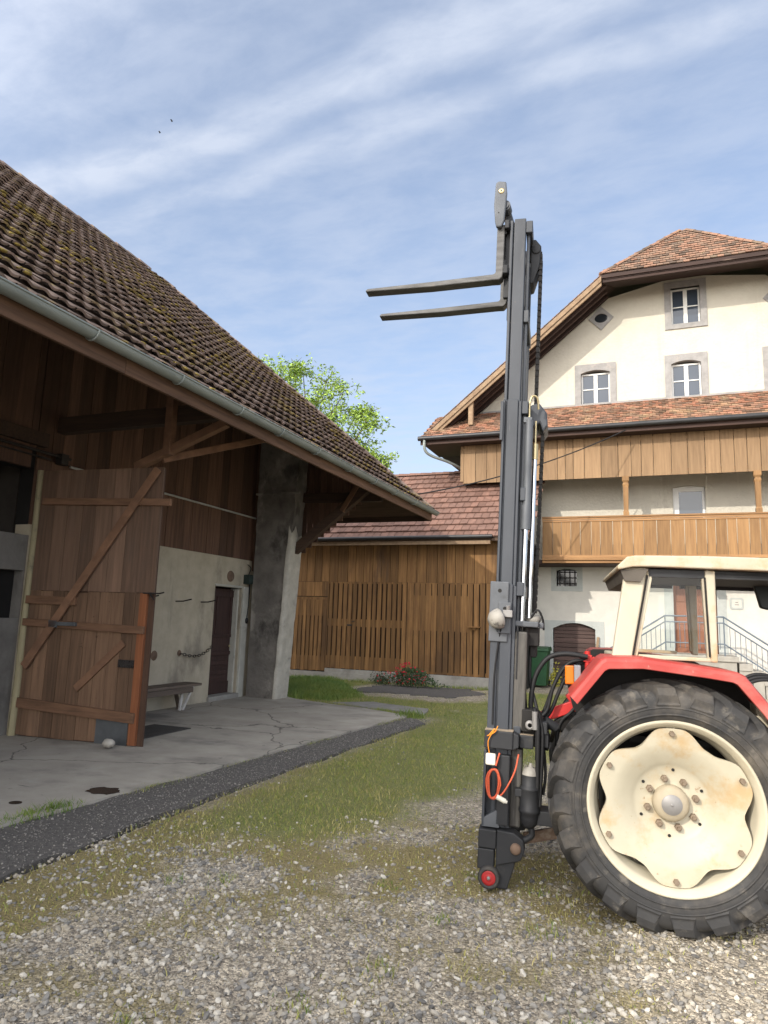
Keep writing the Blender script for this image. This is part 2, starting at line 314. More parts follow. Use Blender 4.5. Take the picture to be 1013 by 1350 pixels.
def tiles(o, u, v, ncol, nrow, tw, tl, mask=None, wave=0., lift=.035, th=.018, seg=1, jit=.006, stag=True, round_=False):
    """courses of roof tiles; o lower corner, u along the eave, v up the slope"""
    o, u, v = V3(o), V3(u).normalized(), V3(v).normalized(); n = u.cross(v).normalized()
    if n.z < 0: n = -n
    mb = MB()
    for r in range(nrow):
        for c in range(-1, ncol + 1):
            off = (.5 if (stag and r % 2) else 0.)
            uu = (c + off) * tw; vv = r * tl
            if mask and not mask(uu + tw / 2, vv + tl / 2): continue
            jl = jit * (rnd.random() - .5) * 2; ja = jit * (rnd.random() - .5) * 2; jv = jit * (rnd.random() - .5) * 3
            vs = []; g = tw * .03
            for k in range(seg + 1):
                t = k / seg; x = uu + g + (tw - 2 * g) * t; w = wave * math.sin(2 * PI * t)
                dip = -abs(t - .5) * 0
                a = o + u * x
                low = vv + jv + ((.04 * math.cos((t - .5) * PI) * -1 + .04) if round_ else 0)
                vs += [a + v * low + n * (lift + w + jl + ja * t), a + v * (vv + tl * 1.08) + n * (w + .004), a + v * low + n * (lift - th + w + jl + ja * t - .012)]
            t_ = rnd.random(); fs = []; fr = []
            for k in range(seg):
                b = 3 * k; fs.append((b, b + 3, b + 4, b + 1)); fr.append((b + 2, b + 5, b + 3, b))
            base = len(mb.v); mb.add(vs, fs, t_, seg > 1); mb.f += [[base + i for i in f] for f in fr]; mb.t += [t_] * len(fr); mb.sm += [False] * len(fr)
            if seg == 1:
                mb.f += [[base + 2, base, base + 1], [base + 3, base + 5, base + 4]]; mb.t += [t_] * 2; mb.sm += [False] * 2
    return mb
def ridge_caps(mb, a, b, r, L):
    a, b = V3(a), V3(b); d = (b - a); n = max(1, int(d.length / L)); d.normalize()
    x = d.cross(V3((0, 0, 1))).normalized(); up = x.cross(d).normalized()
    for i in range(n):
        p = a + d * (i * L); q = p + d * (L * 1.12); vs = []; jt = rnd.random() * .012
        for pt, k in ((p, 1.1), (q, .92)):
            for s_ in range(7):
                an = PI * s_ / 6; vs.append(pt + x * math.cos(an) * r * k + up * (math.sin(an) * r * k * .85 - .03 + jt))
        mb.add(vs, [(s_, s_ + 1, s_ + 8, s_ + 7) for s_ in range(6)], None, True)
        mb.add(vs[:7], [tuple(range(7))], None)
    return mb
def smooth_path(ps, n=8):
    P = [V3(p) for p in ps]; P = [P[0] * 2 - P[1]] + P + [P[-1] * 2 - P[-2]]; out = []
    for i in range(1, len(P) - 2):
        for k in range(n):
            t = k / n; a, b, c, d = P[i - 1:i + 3]
            out.append(.5 * ((2 * b) + (c - a) * t + (2 * a - 5 * b + 4 * c - d) * t * t + (3 * b - a - 3 * c + d) * t ** 3))
    out.append(P[-2]); return out

# ------------------------------------------------------------------ camera
FPX, CX, CY, EYE = 900., 506.5, 675., 1.75
def _d(x, y): return V3(((x - CX) / FPX, -(y - CY) / FPX, -1.)).normalized()
_Y = _d(864, 828); _X = -_d(-1790, 740); _X = (_X - _Y * _X.dot(_Y)).normalized(); _Z = _X.cross(_Y)
CR = Matrix((_X, _Y, _Z))
CPOS = V3((0, 0, EYE))
cam = bpy.data.cameras.new('camera'); co = bpy.data.objects.new('camera', cam); COL.objects.link(co)
cam.sensor_fit = 'VERTICAL'; cam.sensor_height = 24.; cam.lens = 24. * FPX / 1350.; cam.clip_start = .05; cam.clip_end = 3000.
co.matrix_world = Matrix.Translation(CPOS) @ CR.to_4x4(); S.camera = co
def on(x, y, axis, val):            # survey helper: where a sight line meets an axis plane
    r = CR @ _d(x, y); return CPOS + r * ((val - CPOS[axis]) / r[axis])
GX = lambda x, y: on(x, y, 2, 0.)

# ------------------------------------------------------------------ light
SUN = V3((.43, 1., -.59)).normalized()
sl = bpy.data.lights.new('sun', 'SUN'); so = bpy.data.objects.new('sun', sl); COL.objects.link(so)
sl.energy = 2.05; sl.angle = math.radians(.6); sl.color = (1., .93, .82)
so.rotation_euler = SUN.to_track_quat('-Z', 'Y').to_euler(); so.location = (-20, -40, 30)
S.view_settings.view_transform = 'Standard'; S.view_settings.look = 'None'; S.view_settings.exposure = 0.74; S.view_settings.gamma = 1.
W = bpy.data.worlds.new('World'); S.world = W; W.use_nodes = True
nt = W.node_tree; L = nt.links.new
for n in list(nt.nodes): nt.nodes.remove(n)
wo = _n(nt, 'ShaderNodeOutputWorld'); bg = _n(nt, 'ShaderNodeBackground'); bg.inputs['Strength'].default_value = .15
sky = _n(nt, 'ShaderNodeTexSky'); sky.sky_type = 'NISHITA'; sky.sun_disc = False
sky.sun_elevation = math.asin(-SUN.z); sky.sun_rotation = math.atan2(-SUN.x, -SUN.y); sky.air_density = 1.; sky.dust_density = 1.6; sky.ozone_density = 1.6; sky.altitude = 450
tc = _n(nt, 'ShaderNodeTexCoord')
# high cirrus: noise on the direction projected to a flat layer, drawn out along the wind
sep = _n(nt, 'ShaderNodeSeparateXYZ'); L(tc.outputs['Generated'], sep.inputs[0])
zz = _n(nt, 'ShaderNodeMath', operation='MAXIMUM'); L(sep.outputs[2], zz.inputs[0]); zz.inputs[1].default_value = .06
dv = _n(nt, 'ShaderNodeVectorMath', operation='DIVIDE'); L(tc.outputs['Generated'], dv.inputs[0])
cz = _n(nt, 'ShaderNodeCombineXYZ'); [L(zz.outputs[0], cz.inputs[i]) for i in range(3)]; L(cz.outputs[0], dv.inputs[1])
rays = [CR @ _d(*p) for p in ((130, 215), (640, 45), (350, 228), (700, 112))]
uv = [(r.x / r.z, r.y / r.z) for r in rays]
wind = math.atan2(uv[1][1] - uv[0][1], uv[1][0] - uv[0][0])
mp0 = _n(nt, 'ShaderNodeMapping', vector_type='POINT'); mp0.inputs['Rotation'].default_value = (0, 0, -wind); L(dv.outputs[0], mp0.inputs[0])
def rot(p): c, s = math.cos(-wind), math.sin(-wind); return (p[0] * c - p[1] * s, p[0] * s + p[1] * c)
v1 = rot(uv[0])[1]; v2 = rot(uv[2])[1]; v3 = rot(uv[3])[1]
def wnoise(sc, st, d, dist=0., loc=(0, 0, 0)):
    m = _n(nt, 'ShaderNodeMapping'); m.inputs['Scale'].default_value = st; m.inputs['Location'].default_value = loc; L(mp0.outputs[0], m.inputs[0])
    n = _n(nt, 'ShaderNodeTexNoise', Scale=sc, Detail=d, Roughness=.6, Distortion=dist); L(m.outputs[0], n.inputs['Vector']); return n.outputs[0]
def wmap(s, a, b, c, d):
    m = _n(nt, 'ShaderNodeMapRange', interpolation_type='SMOOTHSTEP'); L(s, m.inputs[0])
    for i, v in enumerate((a, b, c, d)): m.inputs[i + 1].default_value = v
    return m.outputs[0]
def wmath(op, a, b):
    m = _n(nt, 'ShaderNodeMath', operation=op)
    for i, x in enumerate((a, b)):
        if isinstance(x, (int, float)): m.inputs[i].default_value = x
        else: L(x, m.inputs[i])
    return m.outputs[0]
sp2 = _n(nt, 'ShaderNodeSeparateXYZ'); L(mp0.outputs[0], sp2.inputs[0])
warp = wmath('MULTIPLY', wmath('SUBTRACT', wnoise(1.6, (.5, 1.2, 1), 5.), .5), .34)
vv = wmath('ADD', sp2.outputs[1], warp)
def band(c, w, amp): return wmap(wmath('ABSOLUTE', wmath('SUBTRACT', vv, c), 0.), 0., w, amp, 0.)
fine = wnoise(6.0, (.7, 1.2, 1), 9., .2); broad = wnoise(1.1, (.6, 1.0, 1), 6., .1, (3.3, 1.7, 0))
cl = wmath('ADD', wmath('ADD', band(v1, .10, .40), band((v2 + v3) / 2, .085, .30)), wmap(broad, .30, .75, .46, .54))
cl = wmath('MULTIPLY', cl, wmap(fine, .26, .74, .62, 1.12))
hz = wmap(sep.outputs[2], 0., .42, .42, .0)
cl = wmath('MINIMUM', wmath('ADD', cl, hz), .92)
mixc = _n(nt, 'ShaderNodeMix', data_type='RGBA'); L(cl, mixc.inputs[0]); L(sky.outputs[0], mixc.inputs[6]); 
sdv = _n(nt, 'ShaderNodeVectorMath', operation='DOT_PRODUCT'); L(tc.outputs['Generated'], sdv.inputs[0]); sdv.inputs[1].default_value = tuple(-SUN)
veil = wmath('ADD', wmath('MULTIPLY', wmap(sdv.outputs['Value'], -.05, 1., 0., 1.), 1.), 0.)      # cirrus is far brighter towards the sun
cc = _n(nt, 'ShaderNodeVectorMath', operation='SCALE'); cc.inputs[0].default_value = (22., 20.5, 18.5); L(veil, cc.inputs['Scale']); ca = _n(nt, 'ShaderNodeVectorMath', operation='ADD'); L(cc.outputs[0], ca.inputs[0]); ca.inputs[1].default_value = (2.85, 3.15, 3.75); L(ca.outputs[0], mixc.inputs[7])
L(mixc.outputs[2], bg.inputs[0]); L(bg.outputs[0], wo.inputs[0])

# ------------------------------------------------------------------ ground
def vnoise(x, y, s, seed=0):
    x = np.asarray(x) * s + seed * 17.3; y = np.asarray(y) * s + seed * 9.1
    def h(i, j):
        k = np.sin(i * 127.1 + j * 311.7 + seed * 74.7) * 43758.5453; return k - np.floor(k)
    xi, yi = np.floor(x), np.floor(y); fx, fy = x - xi, y - yi; fx = fx * fx * (3 - 2 * fx); fy = fy * fy * (3 - 2 * fy)
    return (h(xi, yi) * (1 - fx) + h(xi + 1, yi) * fx) * (1 - fy) + (h(xi, yi + 1) * (1 - fx) + h(xi + 1, yi + 1) * fx) * fy
def fbm(x, y, s, seed=0): return .5 * vnoise(x, y, s, seed) + .3 * vnoise(x, y, s * 2.1, seed + 1) + .2 * vnoise(x, y, s * 4.7, seed + 2)
def inpoly(x, y, P):
    r = np.zeros(np.shape(x), bool); n = len(P)
    for i in range(n):
        (x0, y0), (x1, y1) = P[i], P[(i + 1) % n]
        c = ((y0 > y) != (y1 > y)) & (x < (x1 - x0) * (y - y0) / ((y1 - y0) or 1e-9) + x0); r ^= c
    return r
def pdist(x, y, P):
    d = np.full(np.shape(x), 1e9); n = len(P)
    for i in range(n):
        (x0, y0), (x1, y1) = P[i], P[(i + 1) % n]; dx, dy = x1 - x0, y1 - y0
        t = np.clip(((x - x0) * dx + (y - y0) * dy) / (dx * dx + dy * dy + 1e-9), 0, 1); d = np.minimum(d, np.hypot(x - x0 - t * dx, y - y0 - t * dy))
    return d
def soft(x, y, P, w):
    d = pdist(x, y, P) * np.where(inpoly(x, y, P), 1, -1); return np.clip(.5 + d / (2 * w), 0, 1)
SLAB = [(-13.9, -6), (-5.65, -6), (-4.89, 4.27), (-4.55, 8.4), (-4.22, 12.2), (-5.3, 12.62), (-7.0, 13.1), (-7.35, 13.3), (-8.3, 13.3), (-13.9, 13.0)]
ASPH = [(-5.65, -6), (-4.72, -6), (-4.03, 3.5), (-4.05, 5.6), (-3.95, 8.), (-3.74, 11.5), (-3.95, 11.85), (-4.2, 12.1), (-4.55, 8.4), (-4.89, 4.27)]
GRASS = [(-3.75, 12.2), (-5.2, 13.1), (-7.3, 13.35), (-10.2, 17.4), (-9.9, 18.2), (-2.6, 18.2), (-1.2, 19.2), (-.2, 16.5), (-.7, 13.), (-1.2, 10.), (-1.75, 7.6), (-2.05, 6.0), (-2.7, 5.1), (-3.7, 4.9), (-3.85, 8.)]
SPARSE = [(-4.05, 2.2), (-3.9, 7.), (-2.4, 6.6), (-1.8, 5.6), (-1.5, 7.), (-.3, 11.), (.6, 7.), (.2, 4.6), (-1.0, 4.3), (-2.0, 3.9), (-2.9, 3.1)]
BARE = [(-7.6, 16.2), (-6.9, 18.2), (-3.9, 18.2), (-3.4, 15.9), (-4.3, 14.7), (-5.9, 15.0), (-6.8, 14.8)]
def fgrass(x, y):
    g = soft(x, y, GRASS, .55); g = g * np.clip(.35 + 1.5 * fbm(x, y, 1.3, 3), 0, 1)
    g = g * (1 - .9 * soft(x, y, BARE, .35)); return g * (1 - soft(x, y, ASPH, .05)) * (1 - soft(x, y, SLAB, .05))
def fsparse(x, y):
    e = np.exp(-((x - (-4.03 + (y - 3.5) * .046) - .32) / .34) ** 2) * np.clip(3. * fbm(x, y, 1.2, 9) - .55, 0, 1)
    s = .95 * e * (y > 1.5) * (y < 12) + soft(x, y, SPARSE, .6) * np.clip(2.6 * fbm(x, y, 2.2, 5) - .85, 0, 1) + .7 * np.clip(3.0 * fbm(x, y, 1.9, 8) - 1.5, 0, 1)
    return np.clip(s, 0, 1) * (1 - soft(x, y, ASPH, .04)) * (1 - soft(x, y, SLAB, .04))
def steps(lo, hi, d, far): 
    a = list(np.arange(lo, hi + 1e-6, d)); b, s = hi, d
    while b < far: s *= 1.5; b += s; a.append(b)
    b, s = lo, d
    while b > -far: s *= 1.5; b -= s; a.insert(0, b)
    return np.array(a)
gx = steps(-9., 5., .09, 900.); gy = steps(.6, 19., .09, 900.)
XX, YY = np.meshgrid(gx, gy, indexing='xy'); near = (np.abs(XX) < 12) & (YY > -3) & (YY < 24)
GA = np.where(near, fgrass(XX, YY), np.where(YY > 24, .8, .0)); SP = np.where(near, fsparse(XX, YY), .2)
ZZ = np.where(near, .03 * (fbm(XX, YY, .9, 20) - .5) + .012 * (fbm(XX, YY, 5., 21) - .5), 0.) - .012
ZZ = np.where(near & (inpoly(XX, YY, SLAB) | inpoly(XX, YY, ASPH)), -.05, ZZ)
ny, nx = XX.shape; me = bpy.data.meshes.new('ground'); idx = np.arange(nx * ny).reshape(ny, nx)
Q = np.stack([idx[:-1, :-1], idx[:-1, 1:], idx[1:, 1:], idx[1:, :-1]], -1).reshape(-1, 4)
def npmesh(name, V, F, m, attrs=None, fattr=None, smooth=False):
    me = bpy.data.meshes.new(name); k = F.shape[1]
    me.vertices.add(len(V)); me.vertices.foreach_set('co', V.astype(np.float32).ravel())
    me.loops.add(F.size); me.loops.foreach_set('vertex_index', F.astype(np.int32).ravel())
    me.polygons.add(len(F)); me.polygons.foreach_set('loop_start', np.arange(0, F.size, k, dtype=np.int32)); me.polygons.foreach_set('loop_total', np.full(len(F), k, np.int32))
    me.polygons.foreach_set('use_smooth', np.full(len(F), smooth)); me.update(); me.validate()
    for a, d in (attrs or {}).items(): t = me.attributes.new(a, 'FLOAT', 'POINT'); t.data.foreach_set('value', d.astype(np.float32).ravel())
    for a, d in (fattr or {}).items(): t = me.attributes.new(a, 'FLOAT', 'FACE'); t.data.foreach_set('value', d.astype(np.float32).ravel())
    me.materials.append(M[m] if isinstance(m, str) else m); o = bpy.data.objects.new(name, me); COL.objects.link(o); FR[o] = Matrix.Identity(4); return o

def ground_mat():
    m = mat('gravel_ground', (.42, .38, .315), (.29, .26, .22), 3.2, rough=.95, bump=.0, detail=9.)
    nt = m.node_tree; L = nt.links.new; bs = [n for n in nt.nodes if n.type == 'BSDF_PRINCIPLED'][0]; col = bs.inputs['Base Color'].links[0].from_socket
    tc = [n for n in nt.nodes if n.type == 'TEX_COORD'][0]
    def mix(f, a, b, bt='MIX'):
        x = _n(nt, 'ShaderNodeMix', data_type='RGBA', blend_type=bt)
        L(f, x.inputs[0]) if not isinstance(f, float) else setattr(x.inputs[0], 'default_value', f)
        L(a, x.inputs[6]); 
        if isinstance(b, tuple): x.inputs[7].default_value = rgba(b)
        else: L(b, x.inputs[7])
        return x.outputs[2]
    # pebbles: two sizes of cell
    hs = []
    for sc, amt in ((46., .8), (120., .55)):
        v = _n(nt, 'ShaderNodeTexVoronoi', Scale=sc); L(tc.outputs['Object'], v.inputs['Vector'])
        hsv = _n(nt, 'ShaderNodeSeparateColor'); L(v.outputs['Color'], hsv.inputs[0])
        r = _n(nt, 'ShaderNodeValToRGB'); L(hsv.outputs[0], r.inputs[0]); cr = r.color_ramp
        cr.elements[0].color = (.50, .49, .48, 1); cr.elements[1].color = (1.85, 1.80, 1.70, 1); e = cr.elements.new(.5); e.color = (1.0, .97, .92, 1)
        col = mix(amt, col, r.outputs[0], 'MULTIPLY')
        dk = _n(nt, 'ShaderNodeMapRange'); L(v.outputs['Distance'], dk.inputs[0]); dk.inputs[1].default_value = .35; dk.inputs[2].default_value = .75; dk.inputs[3].default_value = 1.; dk.inputs[4].default_value = 0.
        hs.append(dk.outputs[0])
    fine = _n(nt, 'ShaderNodeTexNoise', Scale=70., Detail=5.); L(tc.outputs['Object'], fine.inputs['Vector'])
    sp = _n(nt, 'ShaderNodeAttribute', attribute_name='sparse'); ga = _n(nt, 'ShaderNodeAttribute', attribute_name='grass')
    def edge(att, a, b, k):
        s = _n(nt, 'ShaderNodeMath', operation='ADD'); L(att.outputs['Fac'], s.inputs[0])
        q = _n(nt, 'ShaderNodeMath', operation='MULTIPLY_ADD'); L(fine.outputs[0], q.inputs[0]); q.inputs[1].default_value = k; q.inputs[2].default_value = -k / 2; L(q.outputs[0], s.inputs[1])
        r = _n(nt, 'ShaderNodeMapRange', interpolation_type='SMOOTHSTEP'); L(s.outputs[0], r.inputs[0]); r.inputs[1].default_value = a; r.inputs[2].default_value = b; return r.outputs[0]
    col = mix(edge(sp, .10, .9, .9), col, (.27, .222, .105))
    r2 = _n(nt, 'ShaderNodeValToRGB'); L(fine.outputs[0], r2.inputs[0]); r2.color_ramp.elements[0].position = .35; r2.color_ramp.elements[1].position = .65
    r2.color_ramp.elements[0].color = (.14, .165, .05, 1); r2.color_ramp.elements[1].color = (.27, .26, .105, 1)
    col = mix(edge(ga, .25, .75, .8), col, r2.outputs[0])
    L(col, bs.inputs['Base Color'])
    b1 = _n(nt, 'ShaderNodeBump', Strength=.9, Distance=.012); L(hs[0], b1.inputs['Height'])
    b2 = _n(nt, 'ShaderNodeBump', Strength=.7, Distance=.005); L(hs[1], b2.inputs['Height']); L(b1.outputs[0], b2.inputs['Normal'])
    b3 = _n(nt, 'ShaderNodeBump', Strength=.5, Distance=.01); L(fine.outputs[0], b3.inputs['Height']); L(b2.outputs[0], b3.inputs['Normal']); L(b3.outputs[0], bs.inputs['Normal'])
    return m
M['ground'] = ground_mat()
g = npmesh('ground', np.stack([XX, YY, ZZ], -1).reshape(-1, 3), Q, 'ground', {'grass': GA, 'sparse': SP}, smooth=True); g['kind'] = 'structure'

def sheet(name, P, z0, z1, m, edge=.0):
    # an uneven-edged slab
    Pn = []
    for i in range(len(P)):
        a, b = V3((*P[i], 0)), V3((*P[(i + 1) % len(P)], 0)); k = max(1, int((b - a).length / .22))
        for j in range(k):
            p = a.lerp(b, j / k); Pn.append((p.x + edge * (rnd.random() - .5), p.y + edge * (rnd.random() - .5)))
    mb = MB(); mb.prism(Pn, XY, z0, z1, .5); o = part(name, mb, m); o['kind'] = 'structure'; return o
M['slab'] = mat('yard_concrete', (.41, .38, .325), (.30, .275, .235), 1.6, rough=.92, bump=.5, bscale=34., bdist=.006, detail=9.,
    stains=[((.115, .108, .10), (.55, .9, 1), .50, .70, .65), ((.40, .385, .35), 2.6, .58, .74, .5), ((.07, .066, .062), 5., .64, .72, .45), ((.06, .056, .05), (14., .7, 1), .69, .73, .8), ((.06, .056, .05), (.7, 11., 1), .70, .735, .8)])
def cracks(m, sc, w):
    nt = m.node_tree; bs = [n for n in nt.nodes if n.type == 'BSDF_PRINCIPLED'][0]; src = bs.inputs['Base Color'].links[0].from_socket; tc_ = [n for n in nt.nodes if n.type == 'TEX_COORD'][0]
    nz = _n(nt, 'ShaderNodeTexNoise', Scale=2.2, Detail=6.); nt.links.new(tc_.outputs['Object'], nz.inputs['Vector'])
    mv = _n(nt, 'ShaderNodeMix', data_type='RGBA'); mv.inputs[0].default_value = .32; nt.links.new(tc_.outputs['Object'], mv.inputs[6]); nt.links.new(nz.outputs['Color'], mv.inputs[7])
    v = _n(nt, 'ShaderNodeTexVoronoi', feature='DISTANCE_TO_EDGE', Scale=sc); nt.links.new(mv.outputs[2], v.inputs['Vector'])
    r = _n(nt, 'ShaderNodeMapRange'); nt.links.new(v.outputs['Distance'], r.inputs[0]); r.inputs[1].default_value = 0.; r.inputs[2].default_value = w; r.inputs[3].default_value = .85; r.inputs[4].default_value = 0.
    x = _n(nt, 'ShaderNodeMix', data_type='RGBA'); nt.links.new(r.outputs[0], x.inputs[0]); nt.links.new(src, x.inputs[6]); x.inputs[7].default_value = (.045, .042, .036, 1); nt.links.new(x.outputs[2], bs.inputs['Base Color'])
cracks(M['slab'], .55, .006)
sheet('concrete_slab', SLAB, -.15, .03, 'slab', .06)
sheet('asphalt_path', ASPH, -.15, .008, 'asphalt', .10)
sheet('concrete_path', [(-6.3, 13.1), (-5.6, 13.75), (-4.2, 13.35), (-4.05, 12.5), (-4.9, 12.75)], -.1, .022, 'old_slab', .1)
sheet('gravel_patch', [(-7.0, 15.6), (-6.8, 17.6), (-4.6, 17.9), (-3.9, 17.), (-4.4, 15.6), (-5.8, 15.9)], -.05, .012, 'asphalt', .3)
mb = MB(); c = GX(136, 1047); k = 26
mb.prism([(c.x + (.16 + .05 * rnd.random()) * math.cos(a) * .9, c.y + (.11 + .05 * rnd.random()) * math.sin(a)) for a in [2 * PI * i / k for i in range(k)]], XY, .0302, .0335)
c = GX(20, 1063); mb.prism([(c.x + .06 * math.cos(a), c.y + .05 * math.sin(a)) for a in [2 * PI * i / k for i in range(k)]], XY, .0302, .0335)
o = part('oil_puddle', mb, mat('oil_puddle', (.03, .028, .026), (.022, .021, .02), 4., rough=.25, bump=.05)); o['kind'] = 'structure'

# loose stones
def ico(sub):
    b = bmesh.new(); bmesh.ops.create_icosphere(b, subdivisions=sub, radius=1.); v = np.array([x.co[:] for x in b.verts]); f = np.array([[q.index for q in x.verts] for x in b.faces]); b.free(); return v, f
def scatter(base, P, s, tint, sq=.55):
    bv, bf = base; n = len(P); k = len(bv)
    a = nr.uniform(0, 2 * PI, n); tl = nr.normal(0, .35, n); c, s_ = np.cos(a), np.sin(a)
    sc = np.stack([s * nr.uniform(.8, 1.35, n), s * nr.uniform(.6, 1.0, n), s * nr.uniform(.35, .75, n)], 1)
    V = bv[None] * sc[:, None] * nr.uniform(.78, 1.18, (n, k, 1))
    x, y, z = V[..., 0], V[..., 1], V[..., 2]; x, z = x * np.cos(tl)[:, None] + z * np.sin(tl)[:, None], -x * np.sin(tl)[:, None] + z * np.cos(tl)[:, None]
    V = np.stack([x * c[:, None] - y * s_[:, None], x * s_[:, None] + y * c[:, None], z], -1) + P[:, None]
    F = bf[None] + (np.arange(n) * k)[:, None, None]
    return V.reshape(-1, 3), F.reshape(-1, 3), np.repeat(tint, len(bf))
def polar(n, r0, r1, p=1.):
    r = r0 + (r1 - r0) * nr.random(n) ** p; a = math.radians(21.7) + nr.uniform(-.95, 1.0, n); return -r * np.sin(a), r * np.cos(a)
def stones(n, r0, r1, smin, smax, p=1.):
    x, y = polar(n, r0, r1, p); gr = fgrass(x, y); spp = fsparse(x, y); cov = fbm(x, y, 1.1, 31)
    fade = np.clip((x + .1) * 1.1, 0, .8) * (y < 4.6)       # finer grit right of the wheel
    pr = np.clip(.25 + 1.5 * (cov - .25), .12, 1) * (1 - gr) * (1 - .75 * spp) * (1 - soft(x, y, ASPH, .03)) * (1 - soft(x, y, SLAB, .03)) * (1 - fade)
    k = nr.random(n) < pr; x, y = x[k], y[k]; s = smin + (smax - smin) * nr.random(len(x)) ** 2.6
    z = .03 * (fbm(x, y, .9, 20) - .5) + .012 * (fbm(x, y, 5., 21) - .5) - .012 + s * .18
    return np.stack([x, y, z], 1), s, nr.random(len(x))
st = mat('loose_stone', (.95, .95, .95), (.7, .7, .7), 30., rough=.9, bump=.2, tint=.01, tcol=[(.15, .142, .132), (.34, .322, .29), (.42, .37, .29), (.66, .62, .54)])
A = [scatter(ico(2), *stones(17000, 1.1, 2.9, .005, .027)), scatter(ico(1), *stones(90000, 1.9, 6.5, .005, .024)), scatter(ico(1), *stones(26000, 5., 11., .006, .019))]
o_ = 0; VV = []; FF = []
for v, f, t in A: VV.append(v); FF.append(f + o_); o_ += len(v)
o = npmesh('gravel_stones', np.concatenate(VV), np.concatenate(FF), st, fattr={'tint': np.concatenate([t for _, _, t in A])}); o['kind'] = 'stuff'
o['label'] = 'loose grey and pale gravel stones strewn over the yard'; o['category'] = 'gravel'

# grit lying on the asphalt strip
def grit(n):
    y = nr.uniform(1.5, 12., n); x = -4.95 + (y - 4.) * .085 + nr.random(n) * (.95 - .05 * (y - 4.)); e = np.abs(nr.normal(0, 1, n))
    return np.stack([x, y, np.full(n, .012)], 1), nr.uniform(.002, .008, n) + .006 * (nr.random(n) > .96), nr.random(n) * .42
v, f, t = scatter(ico(1), *grit(8000)); o = npmesh('asphalt_grit', v, f, st, fattr={'tint': t}); o['kind'] = 'stuff'; o['label'] = 'fine grit scattered along the dark asphalt strip'; o['category'] = 'grit'

# grass blades
def blades(P, h, w, tint):
    n = len(P); a = nr.uniform(0, 2 * PI, n); lean = nr.uniform(.15, .95, n) * h; d = np.stack([np.cos(a), np.sin(a), np.zeros(n)], 1)
    b = nr.uniform(0, 2 * PI, n); s = np.stack([np.cos(b), np.sin(b), np.zeros(n)], 1) * (w / 2)[:, None]; up = np.array([0, 0, 1.])
    p1 = P + d * (lean * .35)[:, None] + up * (h * .6)[:, None]; p2 = P + d * lean[:, None] + up * h[:, None]
    V = np.stack([P - s, P + s, p1 + s * .75, p1 - s * .75, p2], 1).reshape(-1, 3); i = (np.arange(n) * 5)[:, None]
    F = np.concatenate([i + np.array([[0, 1, 2]]), i + np.array([[0, 2, 3]]), i + np.array([[3, 2, 4]])]); return V, F, np.concatenate([tint] * 3)
def gmesh(n, x, y, pr, hlo, hhi, w, t0, t1, clump=True):
    k = nr.random(len(x)) < pr; x, y = x[k], y[k]; h = nr.uniform(hlo, hhi, len(x)) * (.55 + .9 * fbm(x, y, 2.5, 41))
    z = .03 * (fbm(x, y, .9, 20) - .5) - .02
    tn = np.clip(t0 + (t1 - t0) * nr.random(len(x)) + .5 * (fbm(x, y, 1.0, 44) - .5), 0, 1)
    return blades(np.stack([x, y, z], 1), h, np.full(len(x), w) * nr.uniform(.7, 1.3, len(x)), tn)
gm = mat('grass_blade', (1., 1., 1.), (.8, .8, .8), 6., rough=.6, bump=0, tint=.01, tcol=[(.10, .19, .035), (.235, .285, .06), (.36, .335, .10), (.52, .44, .21)])
x1 = nr.uniform(-10.2, .6, 150000); y1 = nr.uniform(4.6, 19., 150000)
x2 = nr.uniform(-4.2, 1.2, 60000); y2 = nr.uniform(1.6, 11., 60000)
x3, y3 = nr.uniform(-9.6, -5.6, 42000), nr.uniform(13.2, 18., 42000)
B = [gmesh(0, x1, y1, fgrass(x1, y1) ** 1.3, .02, .05, .0075, .12, .85), gmesh(0, x2, y2, 1.0 * fsparse(x2, y2), .012, .04, .006, .34, 1.),
     gmesh(0, x3, y3, soft(x3, y3, [(-7.2, 13.4), (-9.9, 17.6), (-8.6, 18.), (-6.3, 14.6), (-6.6, 13.6)], .25), .07, .14, .011, 0., .28)]
def along(P, n, off, w):
    q = []; 
    for (a, b), (c, d) in zip(P, P[1:]): t = nr.random(n); q.append(np.stack([a + (c - a) * t, b + (d - b) * t], 1))
    q = np.concatenate(q) + nr.normal(0, w, (len(q) * n, 2)); return q[:, 0] + off, q[:, 1]
x4, y4 = along([(-4.89, 4.27), (-4.55, 8.4), (-4.22, 12.2)], 2600, 0., .05)
x5, y5 = along([(-5.1, 3.2), (-4.85, 5.0)], 1500, -.02, .06); x6, y6 = along([(-4.2, 12.3), (-5.2, 12.75), (-6.9, 13.25)], 900, 0., .07)
x7, y7 = along([(-4.25, 12.25), (-4.2, 12.2)], 500, 0, .12); x8, y8 = along([(-10, 17.95), (-3.2, 18.1)], 1800, 0, .12)
B += [gmesh(0, x4, y4, np.clip(3. * fbm(x4, y4, 1.5, 51) - 1.15, 0, 1), .02, .06, .007, .15, .75), gmesh(0, x5, y5, np.full(len(x5), .8), .03, .10, .009, .0, .35),
      gmesh(0, x6, y6, np.full(len(x6), .7), .03, .08, .008, .2, .8), gmesh(0, x7, y7, np.full(len(x7), .8), .06, .16, .012, 0., .3), gmesh(0, x8, y8, np.full(len(x8), .8), .05, .14, .01, .05, .6)]
x9 = np.concatenate([nr.normal(cx_, .055, 60) for cx_ in nr.uniform(-3.2, 1.6, 26)]); y9 = np.concatenate([nr.normal(cy_, .055, 60) for cy_ in nr.uniform(1.7, 5.2, 26)])
B.append(gmesh(0, x9, y9, (1 - soft(x9, y9, ASPH, .03)) * .9, .018, .055, .006, .0, .7))
o_ = 0; VV = []; FF = []; TT = []
